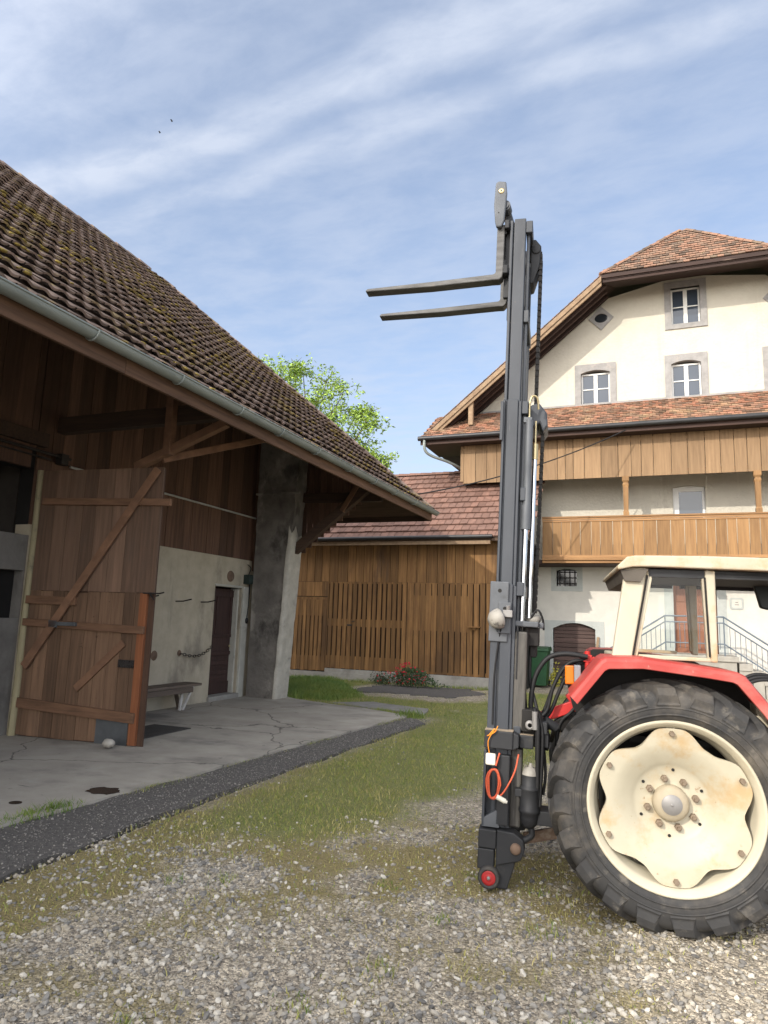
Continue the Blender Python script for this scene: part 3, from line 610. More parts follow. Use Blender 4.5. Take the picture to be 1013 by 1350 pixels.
for v, f, t in B: VV.append(v); FF.append(f + o_); TT.append(t); o_ += len(v)
o = npmesh('grass', np.concatenate(VV), np.concatenate(FF), gm, fattr={'tint': np.concatenate(TT)}); o['kind'] = 'stuff'
o['label'] = 'green and straw coloured grass growing between the asphalt strip and the gravel'; o['category'] = 'grass'

# ------------------------------------------------------------------ barn
barn = thing('barn', 'old dark timber and plaster barn with moss flecked tile roof and deep eave', 'barn', (-8.25, 10., 0))
EX, EZ, RX, RZ, HY, RY, YB = -5.0, 4.38, -11.0, 9.73, 15.6, 12.16, -8.
def rz_(x): return EZ + (EX - x) * (RZ - EZ) / (EX - RX)          # roof deck height over x
sl = math.hypot(EX - RX, RZ - EZ)
mb = MB(); T_ = .12
BX = 2 * RX - EX
top = [(EX, YB, EZ), (EX, HY, EZ), (RX, RY, RZ), (RX, YB, RZ), (BX, HY, EZ), (BX, YB, EZ)]
vs = top + [(x, y, z - T_) for x, y, z in top]
mb.add(vs, [(0, 1, 2, 3), (1, 4, 2), (3, 2, 4, 5), (9, 8, 7, 6), (8, 10, 7), (11, 10, 8, 9), (0, 6, 7, 1), (1, 7, 10, 4), (4, 10, 11, 5), (5, 11, 9, 3), (3, 9, 6, 0)])
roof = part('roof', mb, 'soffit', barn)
TW, TL = .215, .335
mb = tiles((EX + .07, YB + 3, EZ - .03), (0, 1, 0), (RX - EX, 0, RZ - EZ), int((HY - YB - 3) / TW), 24, TW, TL,
           lambda u, v: YB + 3 + u < HY + .12 - (HY - RY) * v / sl, wave=.017, lift=.080, th=.012, seg=6, stag=False, jit=.007)
part('roof_tiles', mb, 'barn_tile', roof)
mb = MB(); ridge_caps(mb, (EX + .02, HY + .02, EZ + .03), (RX, RY, RZ + .05), .115, .34); ridge_caps(mb, (RX, YB + 3, RZ + .04), (RX, RY + .1, RZ + .04), .12, .36)
part('ridge_tiles', mb, 'barn_tile', roof)
# moss cushions
mb = MB(); un = V3((RZ - EZ, 0, EX - RX)).normalized()
cen = [(nr.uniform(3, 15.3), nr.uniform(.0, 5.8) ** 1.0, nr.uniform(.25, .7)) for _ in range(60)]
for cy_, cv, cr_ in cen:
    for _ in range(int(26 * cr_ + 6)):
        yv = cy_ + rnd.gauss(0, cr_ * .55); v = cv + rnd.gauss(0, cr_ * .5)
        v = max(0.03, round(v / TL) * TL + rnd.uniform(-.02, .08))
        if yv > HY - (HY - RY) * v / sl - .1 or v > 7: continue
        p = V3((EX + .07 - v * (EX - RX) / sl, yv, EZ - .03 + v * (RZ - EZ) / sl)) + un * .068; r = rnd.uniform(.014, .042)
        mb.ball(p, r, 3, (.8, 1.4, .42), None, .5)
part('roof_moss', mb, 'moss', roof, kind='stuff')
# gutter: half round with beads and brackets
GXc, GZc, GR = -4.88, 4.35, .078
mb = MB(); n = 10
for r, fl in ((GR, 0), (GR - .008, 1)):
    vs = []
    for y in (YB, HY + .12):
        for i in range(n + 1): a = PI + PI * i / n; vs.append((GXc + r * math.cos(a), y, GZc + r * math.sin(a) * 1.05))
    mb.add(vs, [(i, i + 1, n + 2 + i, n + 1 + i) for i in range(n)], .5, True)
mb.tube([(GXc + GR, YB, GZc), (GXc + GR, HY + .12, GZc)], .011, 8)
mb.prism([(GXc + GR * math.cos(PI + PI * i / n), GZc + GR * math.sin(PI + PI * i / n)) for i in range(n + 1)], XZ, HY + .115, HY + .12)
gut = part('gutter', mb, 'zinc', barn)
for yb in [on(x, y, 0, GXc).y for x, y in ((122, 439), (235, 500), (314, 542), (368, 570), (416, 595), (460, 618), (492, 634), (520, 649), (545, 662))] + [3.2, 1.2]:
    mb = MB(); mb.tube([(GXc + (GR + .008) * math.cos(PI + PI * i / 8), yb, GZc + (GR + .008) * math.sin(PI + PI * i / 8) * 1.05) for i in range(9)], .011, 6)
    part('gutter_bracket', mb, 'zinc', gut)
mb = MB(); y = YB
while y < HY: mb.box(-5.005, -4.965, y, min(y + 4.4, HY + .02), 4.135, 4.31); y += 4.405
part('fascia_board', mb, 'beam_y', barn, .004)
mb = MB(); mb.box(BX, -4.97, HY - .0, HY + .04, 4.13, 4.31); part('fascia_board', mb, 'dark_beam', barn)
# rafters under the eave
mb = MB()
for i in range(23):
    y = -6. + i * .95
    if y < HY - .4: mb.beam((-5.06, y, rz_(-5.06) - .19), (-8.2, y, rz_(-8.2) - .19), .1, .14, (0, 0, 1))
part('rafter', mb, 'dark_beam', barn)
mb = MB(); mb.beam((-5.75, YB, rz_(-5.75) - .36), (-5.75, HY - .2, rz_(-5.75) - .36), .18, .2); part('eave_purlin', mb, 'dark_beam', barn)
# walls
WX = -8.25; OY0, OY1, OZ = .6, 7.12, 3.74; DY0, DY1, DZ = 11.66, 12.62, 2.30
mb = MB(); panels(mb, YZ, OY1, 13.28, 0., lambda y: 2.92, [(DY0, DY1, 0., DZ)], WX - .28, WX); m3 = MB(); panels(m3, YZ, YB, OY0, 0., lambda y: 2.92, [], WX - .45, WX); part('plaster_wall', m3, 'plaster_barn', barn)
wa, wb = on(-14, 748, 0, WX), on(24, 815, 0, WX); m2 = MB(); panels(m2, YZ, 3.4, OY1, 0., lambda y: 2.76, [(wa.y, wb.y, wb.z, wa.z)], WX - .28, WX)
part('shaded_wall', m2, mat('shade_darkened_plaster', (.215, .205, .19), (.15, .142, .132), 2.5, rough=.95, bump=.5, bscale=24., stains=[((.075, .07, .066), (1.2, 1.2, .8), .5, .7, .7)]), barn)  # barn plaster left of the door, its deeper shade put into a darker grey
part('plaster_wall', mb, 'plaster_barn', barn)
mb = MB(); mb.box(WX - .30, WX - .05, OY1, 13.05, 2.92, 7.05); mb.box(WX - .30, WX - .05, YB, OY1, OZ, 7.05); mb.box(WX - .3, WX - .05, YB, OY0, 2.93, OZ)
part('board_backing', mb, 'black_in', barn)
mb = MB(); boards(mb, (WX - .05, OY1, 2.90), (0, 1, 0), (0, 0, 1), (1, 0, 0), 13.02 - OY1, .99, .24, .008, .035, .012)
boards(mb, (WX - .07, OY1, 3.90), (0, 1, 0), (0, 0, 1), (1, 0, 0), 13.02 - OY1, 3.15, .24, .008, .03, .012)
part('wall_boards', mb, 'barn_board', barn)
mb = MB(); boards(mb, (WX - .05, YB, OZ + .28), (0, 1, 0), (0, 0, 1), (1, 0, 0), OY1 - YB - .03, 3.05, .26, .008, .035, .012)
boards(mb, (WX - .04, 2.0, OZ - .02), (0, 1, 0), (0, 0, 1), (1, 0, 0), 5.0, .30, 2.4, .006, .06, .005)
part('wall_boards', mb, 'barn_board', barn)
mb = MB(); mb.box(WX - .02, WX + .04, 12.96, 13.06, 2.7, 5.6); part('corner_board', mb, 'barn_board', barn)
mb = MB(); mb.beam((WX - .1, OY0 - .2, 4.16), (WX + .02, OY1 + .1, 4.16), .12, .2); part('lintel', mb, 'dark_beam', barn)
# inside of the barn
mb = MB(); IX = -10.3
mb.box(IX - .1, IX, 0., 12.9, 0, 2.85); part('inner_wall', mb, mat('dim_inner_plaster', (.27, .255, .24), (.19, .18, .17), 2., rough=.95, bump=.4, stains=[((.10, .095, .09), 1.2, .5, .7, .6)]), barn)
mb = MB(); mb.box(IX - .14, IX - .02, 0., 12.9, 2.85, 7.9); mb.box(IX, WX - .47, OY1 + .12, OY1 + .2, 0, 7.); mb.box(-12.5, WX - .47, -.2, -.1, 0, 7.)
part('inner_partition', mb, 'barn_in', barn)
mb = MB(); mb.box(WX - .2, WX - .17, wa.y, wb.y, wb.z, wa.z); part('wall_window', mb, 'black_in', barn)
# back and end walls
mb = MB(); boards(mb, (WX - .5, 13.0, 0.), (-1, 0, 0), (0, 0, 1), (0, 1, 0), 5.4, 5.9, .26, .01, .05); mb.box(-13.8, -13.7, YB, 13., 0, 7.); part('end_wall', mb, 'barn_board', barn)
# unseen taller block, added behind the camera to shade the foreground
WY0, WY1, WE, WEZ = -13., -5.3, -4.6, 6.0
mb = MB(); wz = WEZ + (WE + 11.) * .89; mb.prism([(WE, WEZ), (-11., wz), (-17.4, WEZ), (-17.4, WEZ - .14), (-11., wz - .14), (WE, WEZ - .14)], XZ, WY0, WY1); part('shade_block_roof', mb, 'barn_tile', barn)
mb = MB(); mb.prism([(-7.2, 0), (-7.2, 7.9), (-11., wz - .3), (-14.8, 7.9), (-14.8, 0)], XZ, WY0 + .4, WY1 - .4); part('shade_block_wall', mb, 'barn_board', barn)
# rail and conduit
mb = MB(); mb.tube([(WX + .10, 1., 3.97), (WX + .10, 7.62, 3.97)], .022, 8); mb.tube([(WX + .06, 1., 3.90), (WX + .06, 7.3, 3.90)], .012, 6)
mb.box(WX + .02, WX + .14, 7.42, 7.55, 3.86, 4.02)
part('track_rail', mb, 'iron', barn)
mb = MB(); mb.tube([(WX + .02, 7.7, 3.88), (WX + .02, 13.02, 3.87)], .019, 8); part('conduit', mb, 'white_tube', barn)
# eave timbers
mb = MB(); mb.beam((-8.3, 7.52, 4.47), (-5.3, 7.52, 4.47), .16, .24); part('tie_beam', mb, 'dark_beam', barn, .01)
mb = MB(); pq_ = on(222, 600, 1, 7.38); mb.beam((pq_.x, 7.38, pq_.z), (pq_.x, 7.38, rz_(pq_.x) - .14), .115, .115, (1, 0, 0)); part('post', mb, 'beam_any', barn, .008)
mb = MB(); mb.beam(on(180, 616, 1, 7.42), on(300, 557, 1, 7.42), .10, .115); part('strut', mb, 'beam_any', barn, .008)
mb = MB(); mb.beam(on(214, 606, 1, 7.45), on(350, 579, 0, -5.6), .09, .10); part('brace', mb, 'beam_any', barn, .008)
mb = MB(); mb.beam((-7.32, 13.05, 3.10), (-5.45, 13.05, 4.58), .16, .19); part('strut', mb, 'dark_beam', barn, .008)
mb = MB(); mb.beam((-6.12, 12.98, 3.98), (-5.65, 12.98, 4.72), .1, .1, (0, 1, 0)); part('brace', mb, 'beam_any', barn, .008)
mb = MB(); mb.beam((-7.2, 13.2, 4.34), (-5.3, 13.2, 4.30), .14, .2); part('tie_beam', mb, 'dark_beam', barn, .008)
mb = MB()
for i in range(15):
    x = -7.39 + i * .145; lo = 3.22 + (x + 7.13) * .80; hi = rz_(x) - .16
    if hi - lo > .1: mb.box(x, x + .125, 13.28, 13.31, lo, hi)
part('eave_boards', mb, 'barn_board', barn)
# pillar
def rough_pier(x0, x1t, x1b, y0, y1, z1, faces, jit, n=34):
    mb = MB(); nu = 10
    for f in faces:
        vs = []
        for i in range(n + 1):
            z = z1 * i / n; xr = x1b + (x1t - x1b) * z / z1
            for k in range(nu + 1):
                t = k / nu
                p = {'front': (x0 + (xr - x0) * t, y0, z), 'right': (xr, y0 + (y1 - y0) * t, z), 'back': (xr + (x0 - xr) * t, y1, z), 'left': (x0, y1 + (y0 - y1) * t, z)}[f]
                q = jit * (float(fbm(p[0] * 3 + p[1] * 2, z * 3, 1., 61)) - .5); nx, ny = {'front': (0, -1), 'right': (1, 0), 'back': (0, 1), 'left': (-1, 0)}[f]
                e = jit * .8 * (float(fbm(p[0] + z * 2, z * 2.3, 1.7, 67)) - .5) if k in (0, nu) else 0
                vs.append((p[0] + nx * q + (abs(ny) * e), p[1] + ny * q + (abs(nx) * e), p[2]))
        mb.add(vs, [(i * (nu + 1) + k, i * (nu + 1) + k + 1, (i + 1) * (nu + 1) + k + 1, (i + 1) * (nu + 1) + k) for i in range(n) for k in range(nu)], .5, True)
    return mb
pil = part('pillar', rough_pier(-8.1, -7.06, -7.40, 12.8, 13.25, 6.2, ('front', 'back', 'left', 'right'), .07), 'pillar_dark', barn)
mb = MB(); nu, n = 8, 30; vs = []
for i in range(n + 1):
    z0_ = 3.45 * i / n; z = z0_; xr = -7.40 + .34 * z / 6.2
    w = .05 + .10 * float(fbm(z * 1.0, 0., 2.2, 71)) * (1 if z < 3 else .5)
    for k in range(nu + 1):
        t = k / nu; z = z0_ * (1. + .22 * (float(fbm(k * 1.7, 3., 1., 77)) - .45) * (z0_ / 3.45) ** 3)
        if k == 0: p = (xr - w * .6, 12.765, z)
        elif k == 1: p = (xr + .02, 12.772, z)
        else: p = (xr + .035 + .035 * (float(fbm(z * 3, t * 3, 1.3, 73)) - .5), 12.772 + .485 * (k - 1) / (nu - 1), z)
        vs.append(p)
mb.add(vs, [(i * (nu + 1) + k, i * (nu + 1) + k + 1, (i + 1) * (nu + 1) + k + 1, (i + 1) * (nu + 1) + k) for i in range(n) for k in range(nu)], .5, True)
part('pale_render', mb, 'pillar_pale', pil)
mb = MB(); mb.box(-8.12, -7.04, 12.74, 12.80, 4.36, 4.40); part('band', mb, 'pillar_dark', pil)
# small door, deep in the wall
mb = MB(); mb.box(WX - .25, WX - .20, DY0, DY1, .12, DZ - .03)
dr = part('side_door', mb, 'dark_door', barn)
mb = MB()
for z0, z1 in ((.12, .36), (.9, .98), (1.26, 1.32), (2.1, 2.24)): mb.box(WX - .202, WX - .175, DY0 + .02, DY1 - .02, z0, z1)
for i in range(5): mb.box(WX - .202, WX - .185, DY0 + .1, DY1 - .1, .42 + i * .095, .49 + i * .095)
for y in (DY0 + .02, DY0 + .36, DY1 - .1): mb.box(WX - .203, WX - .18, y, y + .07, 1.32, 2.1)
part('door_panelling', mb, 'dark_door', dr, .004)
mb = MB(); mb.ball((WX - .16, DY1 - .09, 1.08), .025, 6); part('handle', mb, 'brass', dr)
mb = MB(); mb.box(WX - .05, WX + .045, DY1 + .02, DY1 + .24, 0, 2.34); mb.box(WX - .26, WX - .06, DY1 - .025, DY1 + .02, .1, DZ); mb.box(WX - .26, WX + .02, DY0 - .02, DY1 + .02, DZ, DZ + .05)
part('door_jamb', mb, 'plaster_jamb', barn, .03)
mb = MB(); mb.box(WX - .45, WX + .06, DY0 - .03, DY1 + .05, .0, .12); part('threshold', mb, 'concrete', barn, .02)
# fittings on the plaster
mb = MB(); mb.lathe([(.0, .02), (.10, .02), (.115, .0), (.115, -.02)], (WX + .012, 12.16, 2.53), 'x', 20, m=None); part('round_vent', mb, 'rust', barn)
mb = MB(); mb.box(WX, WX + .15, 12.66, 12.86, 2.40, 2.60); mb.box(WX + .15, WX + .165, 12.68, 12.84, 2.43, 2.57); lb = part('meter_box', mb, 'lamp_green', barn, .012)
mb = MB(); mb.tube(smooth_path([(WX + .05, 12.78, 2.60), (WX + .06, 12.83, 2.75), (WX + .05, 12.72, 2.82)]), .01, 6)
mb.tube(smooth_path([(WX + .06, 12.82, 2.40), (WX + .05, 12.84, 2.0), (WX + .05, 12.80, 1.68)]), .011, 6); mb.ball((WX + .06, 12.79, 1.62), .05, 6, (.7, .8, 1.3)); part('meter_cable', mb, 'cable', lb)
for yh, zh in ((10.46, 1.95), (11.22, 1.96), (9.55, 1.98)):
    mb = MB(); mb.tube([(WX - .02, yh, zh), (WX + .16, yh + .01, zh + .005), (WX + .32, yh + .04, zh + .045)], .013, 6); part('wall_hook', mb, 'iron', barn)
mb = MB()
for i in range(14):
    t = i / 13; p = V3((WX + .06 + .03 * math.sin(t * 3), 10.68 + .9 * t, .99 - .12 * math.sin(PI * t * .9) + .14 * t))
    mb.tube([p + V3((0, .045 * math.cos(a), .022 * math.sin(a))) if i % 2 else p + V3((.022 * math.sin(a), .045 * math.cos(a), 0)) for a in [2 * PI * k / 8 for k in range(8)]], .007, 5, closed=True)
part('wall_chain', mb, 'iron', barn)
mb = MB(); mb.lathe([(0, .012), (.05, .012), (.06, 0)], (WX + .005, 10.67, 1.0), 'x', 12); part('wall_ring', mb, 'rust', barn)
mb = MB(); mb.lathe([(0, .03), (.05, .015), (.09, 0)], (WX + .003, 9.98, .98), 'x', 12); part('wall_ring', mb, 'rust', barn)

# big door leaf, swung out
H, E_ = V3((-8.20, 7.15, 0)), V3((-6.235, 7.36, 0)); du = (E_ - H).normalized(); dn = V3((du.y, -du.x, 0))
def dl(u, z, d=0.): return H + du * u + dn * d + V3((0, 0, z))
def dbox(mb, u0, u1, z0, z1, d0, d1): mb.prism([(u0, z0), (u1, z0), (u1, z1), (u0, z1)], lambda u, v, d: dl(u, v, d), d0, d1); return mb
mb = MB(); boards(mb, dl(.09, .05), du, (0, 0, 1), dn, 1.78, 1.93, .19, .006, .03, .006, lj=.015)
leaf = part('barn_door', mb, 'door_board', barn)
mb = MB(); boards(mb, dl(.09, 1.99), du, (0, 0, 1), dn, 1.97, 1.70, .24, .006, .03, .006); part('upper_boards', mb, mat('upper_door_board', (.205, .125, .085), (.125, .08, .055), 2.2, UP, .88, bump=.35, tint=.28, stains=[((.10, .075, .06), (1.6, 1.6, .6), .5, .72, .55)]), leaf)
mb = MB(); dbox(mb, .12, 2.05, .02, 3.68, -.03, -.004); part('door_backing', mb, 'barn_board', leaf)
mb = MB(); mb.tube([dl(.03, .0, .02), dl(.05, .8, .03), dl(.03, 1.7, .02), dl(.045, 2.7, .025), dl(.03, 3.70, .02)], [.058, .054, .050, .046, .044], 8); part('door_pole', mb, 'pole_wood', leaf)
for u0, z0, u1, z1, h, lab in ((.16, 3.24, 2.22, 3.20, .095, 'ledge'), (.06, 1.86, .88, 1.85, .11, 'ledge'), (.05, 1.55, 1.97, 1.50, .10, 'ledge'), (.10, .47, 1.94, .38, .13, 'ledge'), (.16, .95, 2.0, 3.66, .115, 'brace'), (1.0, .70, 1.68, 1.33, .10, 'brace')):
    mb = MB(); mb.beam(dl(u0, z0, .055 if lab == 'ledge' else .085 if h > .105 else .05), dl(u1, z1, .055 if lab == 'ledge' else .085 if h > .105 else .05), .05 if lab == 'ledge' else .03, h, (0, 0, 1)); part(lab, mb, 'beam_x' if lab == 'ledge' else 'beam_any', leaf, .006)
mb = MB(); dbox(mb, 1.86, 1.965, .04, 1.985, -.01, .045); part('edge_strip', mb, 'fresh_wood', leaf, .004)
mb = MB(); dbox(mb, 1.62, 1.86, 1.01, 1.11, .03, .055); [mb.ball(dl(u, z, .058), .012, 4) for u in (1.65, 1.72, 1.79, 1.83) for z in (1.03, 1.09)]; part('hinge_plate', mb, 'iron', leaf)
mb = MB(); dbox(mb, 1.36, 1.84, .02, .40, .031, .04); part('sheet_patch', mb, 'sheet', leaf)
mb = MB(); dbox(mb, .50, .64, 1.49, 1.59, .08, .1); dbox(mb, .64, .95, 1.52, 1.57, .08, .12); part('latch', mb, 'sheet', leaf, .004)
mb = MB(); mb.tube([dl(1.9, 1.985, .04), dl(2.16, 1.985, .05), dl(2.22, 2.0, .05)], .011, 6); mb.tube([dl(2.0, 1.98, .04), dl(2.08, 1.90, .05)], .01, 6); part('door_bolt', mb, 'iron', leaf)

# ------------------------------------------------------------------ things by the barn
bench = thing('bench', 'weathered grey wooden bench along the barn wall, half hidden by the open door', 'bench', (-8.0, 9.4, .03))
mb = MB(); mb.box(-8.2, -7.82, 7.95, 10.85, .43, .475); part('seat', mb, 'bench_wood', bench, .006)
mb = MB(); mb.box(-7.845, -7.815, 8.0, 10.6, .33, .425); part('rail', mb, 'bench_wood', bench, .005)
for y in (10.42, 8.4):
    mb = MB(); mb.beam((-8.1, y, .43), (-8.0, y + .05, .03), .05, .06, (0, 1, 0)); part('leg', mb, 'bench_wood', bench, .004)
    mb = MB(); mb.beam((-7.98, y + .1, .43), (-7.88, y - .1, .03), .035, .05, (0, 1, 0)); mb.beam((-7.86, y + .22, .43), (-7.88, y - .02, .03), .035, .05, (0, 1, 0)); part('leg', mb, 'white_metal', bench, .004)
mb = MB(); p = GX(143, 990); mb.ball((p.x + .02, p.y - .03, .10), .075, 8, (1.1, .9, .72), None, .12); o = part('doorstop_stone', mb, 'stone_pale')
tag(o, 'pale rounded stone holding the barn door open at its foot', 'stone')
mb = MB(); mb.box(-7.2, -6.52, 7.8, 8.85, .031, .043); o = part('floor_mat', mb, 'rubber_mat'); tag(o, 'thin dark rubber mat on the concrete behind the barn door', 'mat')

# ------------------------------------------------------------------ slatted shed
SY, SX0, SX1 = 18.4, -10.6, -3.3
shed = thing('shed', 'golden brown slatted wooden shed with red tile roof between the barn and the house', 'shed', (-6.8, SY, 0))
mb = MB(); mb.box(SX0, SX1, SY - .10, SY + .25, -.05, .17); mb.box(-9.0, -7.0, SY - .06, SY - .02, .17, .288); mb.box(-7.0, SX1, SY - .11, SY - .101, .0, .29); mb.box(-7.0, SX1, SY - .10, SY - .02, .17, .29)
part('plinth', mb, 'concrete', shed, .012)
mb = MB(); mb.box(SX0, SX1, SY + .16, SY + .2, .17, 4.1); mb.box(SX1 - .04, SX1, SY + .2, 23., 0, 4.1); mb.box(SX0, SX0 + .04, SY + .2, 23., 0, 4.1)
part('inner_lining', mb, 'black_in', shed)
mb = MB(); boards(mb, (SX0, SY, 2.80), (1, 0, 0), (0, 0, 1), (0, -1, 0), SX1 - SX0, 1.22, .275, .014, .028, .006)
part('upper_boards', mb, 'shed_board', shed)
# slats
def slats(x0, x1, pitch, gap, bands, lo, hi, nofill=()):
    mb = MB(); n = round((x1 - x0) / pitch); p = (x1 - x0) / n
    for i in range(n):
        a = x0 + i * p; g = gap * rnd.uniform(.75, 1.3); mb.box(a + g / 2, a + p - g / 2, SY - .027 - .003 * rnd.random(), SY, lo + .02 * rnd.random(), hi)
        for j, (z0, z1) in enumerate(bands):
            if (i, j) in nofill: continue
            mb.box(a - g / 2 - .001, a + g / 2 + .001, SY - .022, SY + .01, z0 + .015 * rnd.random(), z1)
    return mb
dA = part('slatted_gate', slats(-8.98, -6.52, .152, .042, ((.29, .66), (1.50, 1.72), (2.74, 2.80)), .29, 2.795), 'shed_board', shed)
part('slatted_wall', slats(-6.48, -4.26, .17, .026, ((.29, .36), (1.46, 2.44), (2.76, 2.80)), .29, 2.795, ((12, 1), (11, 1))), 'shed_board', shed)
part('slatted_wall', slats(-4.24, SX1, .16, .02, ((.29, .4), (1.46, 2.8)), .29, 2.795), 'shed_board', shed)
mb = slats(-10.1, -9.02, .135, .028, ((.19, .62), (1.78, 2.34)), .19, 2.34); mb.box(-10.1, -9.02, SY - .034, SY - .028, 2.26, 2.33); wd = part('wicket_door', mb, 'shed_board', shed)
mb = MB(); boards(mb, (-10.6, SY, 2.36), (1, 0, 0), (0, 0, 1), (0, -1, 0), 1.62, .43, .28, .006, .026, .004); mb.box(-10.6, -10.11, SY - .026, SY, .19, 2.36); mb.box(-9.02, -8.98, SY - .03, SY, .17, 2.8)
part('door_surround', mb, 'shed_board', shed)
mb = MB(); mb.box(-6.51, -6.46, SY - .034, SY, .29, 4.0); mb.box(-4.1, -4.0, SY - .034, SY, .29, 3.9); part('cover_strip', mb, 'shed_board', shed, .003)
mb = MB(); mb.box(-4.72, -4.38, SY - .16, SY - .03, 1.60, 1.63); mb.box(-4.6, -4.5, SY - .1, SY - .03, 1.53, 1.60); part('shelf', mb, 'shed_board', shed, .003)
mb = MB(); p = on(462, 824, 1, SY - .03); mb.box(p.x - .1, p.x + .06, SY - .05, SY - .028, p.z - .025, p.z + .02); mb.tube([(p.x + .05, SY - .04, p.z + .1), (p.x + .14, SY - .06, p.z + .12)], .012, 6); part('latch', mb, 'iron', dA)
# roof
RY0, RZ0, RY1, RZ1 = 17.95, 4.02, 20.8, 6.42
mb = MB(); xa, xb = SX0 - .2, -3.08
mb.add([(xa, RY0, RZ0), (xb, RY0, RZ0), (xb, RY1, RZ1), (xa, RY1, RZ1), (xa, 23.65, RZ0), (xb, 23.65, RZ0)] + [(xa, RY0, RZ0 - .1), (xb, RY0, RZ0 - .1), (xb, RY1, RZ1 - .1), (xa, RY1, RZ1 - .1), (xa, 23.65, RZ0 - .1), (xb, 23.65, RZ0 - .1)],
       [(0, 1, 2, 3), (3, 2, 5, 4), (9, 8, 7, 6), (10, 11, 8, 9), (0, 6, 7, 1), (4, 5, 11, 10), (1, 7, 8, 2), (2, 8, 11, 5), (6, 0, 3, 9), (9, 3, 4, 10)])
sr = part('roof', mb, 'soffit', shed)
mb = tiles((xa, RY0 - .03, RZ0 - .01), (1, 0, 0), (0, RY1 - RY0, RZ1 - RZ0), int((xb - xa) / .222), 12, .222, .314, wave=.0, lift=.052, th=.026, jit=.007, stag=True)
part('roof_tiles', mb, 'shed_tile', sr)
mb = MB(); ridge_caps(mb, (xa, RY1, RZ1 + .03), (xb, RY1, RZ1 + .03), .11, .38); part('ridge_tiles', mb, 'shed_tile', sr)
mb = MB(); mb.tube([(-10.3, RY0 - .08, RZ0 - .02), (-3.98, RY0 - .08, RZ0 + .01)], .055, 10); part('gutter', mb, 'dark_gutter', shed)
mb = MB(); mb.box(-9.45, -4.05, RY0 - .01, RY0 + .05, RZ0 - .19, RZ0 - .09); part('fascia_board', mb, 'verge', shed, .004)

# ------------------------------------------------------------------ house
HYW = 21.; HX0, HX1, AX0 = -5.3, 7.45, 1.12
EVX, EVZ, KX, KZ, VY = -6.66, 7.46, -1.21, 12.02, 19.8
sL = (KZ - EVZ) / (KX - EVX); KX2 = 2 * AX0 - KX; EVX2 = 2 * AX0 - EVX
RGZ = EVZ + sL * (AX0 - EVX); APY = VY + (RGZ - KZ) / 1.16
house = thing('house', 'tall cream farmhouse with half hipped tile roof and long wooden balcony', 'house', (1., HYW, 0))
def gtop(x): return min(EVZ + sL * (x - EVX), EVZ + sL * (EVX2 - x), KZ + .45) - .30
def hole(a, b): p, q = on(*a, 1, HYW), on(*b, 1, HYW); return (p.x, q.x, q.z, p.z)
w1, w2, w3 = hole((884, 381), (924, 424)), hole((766, 490), (805, 531)), hole((885, 477), (926, 521))
w4 = (2 * AX0 - .1 - w2[1], 2 * AX0 - .1 - w2[0], w2[2], w2[3])
bw = hole((887, 641), (931, 677)); bw = (bw[0], bw[1], 4.85, bw[3])
cell = (-2.82, -1.62, 0., 1.82); bar = hole((734, 750), (761, 773)); door = (.50, 1.60, 1.10, 3.25)
mb = MB(); panels(mb, XZ, HX0, HX1, 3.58, gtop, [w1, w2, w3, w4, bw], HYW, HYW + .35, (KX, KX2)); part('plaster_wall', mb, 'house_plaster', house)
mb = MB(); panels(mb, XZ, HX0, HX1, -.1, lambda x: 3.58, [cell, bar, door], HYW, HYW + .35); part('lower_wall', mb, 'house_base', house)
mb = MB(); mb.box(HX0, HX0 + .35, HYW + .35, 34., -.1, 8.2); mb.box(HX1 - .35, HX1, HYW + .35, 34., -.1, 8.2); panels(mb, XZ, HX0 + .35, HX1 - .35, -.1, lambda x: gtop(x) - .1, [], HYW + 1.2, HYW + 1.3, (KX, KX2)); part('side_wall', mb, 'house_plaster', house)
# windows: stone surround, casement, glass
def surround(h, wd, m, proud=.035, sill=None, arch=0., parent=None, name='window_surround', top=None):
    x0, x1, z0, z1 = h; w = wd; t = top or wd; mb = MB(); y0, y1 = HYW - proud, HYW + .16; b = sill if sill is not None else wd
    if b: mb.box(x0 - w, x1 + w, y0 - .006, y1, z0 - b, z0)
    mb.box(x0 - w, x0, y0, y1, z0, z1 + t); mb.box(x1, x1 + w, y0, y1, z0, z1 + t)
    n = 12; zt = z1 + t
    if arch: 
        for i in range(n):
            a, c = i / n, (i + 1) / n; xa_, xc = x0 + (x1 - x0) * a, x0 + (x1 - x0) * c; f = lambda q: z1 - arch * (2 * q - 1) ** 2
            mb.prism([(xa_, f(a)), (xc, f(c)), (xc, zt), (xa_, zt)], XZ, y0, y1, .5)
    else: mb.box(x0, x1, y0, y1, z1, zt)
    return part(name, mb, m, parent or house)
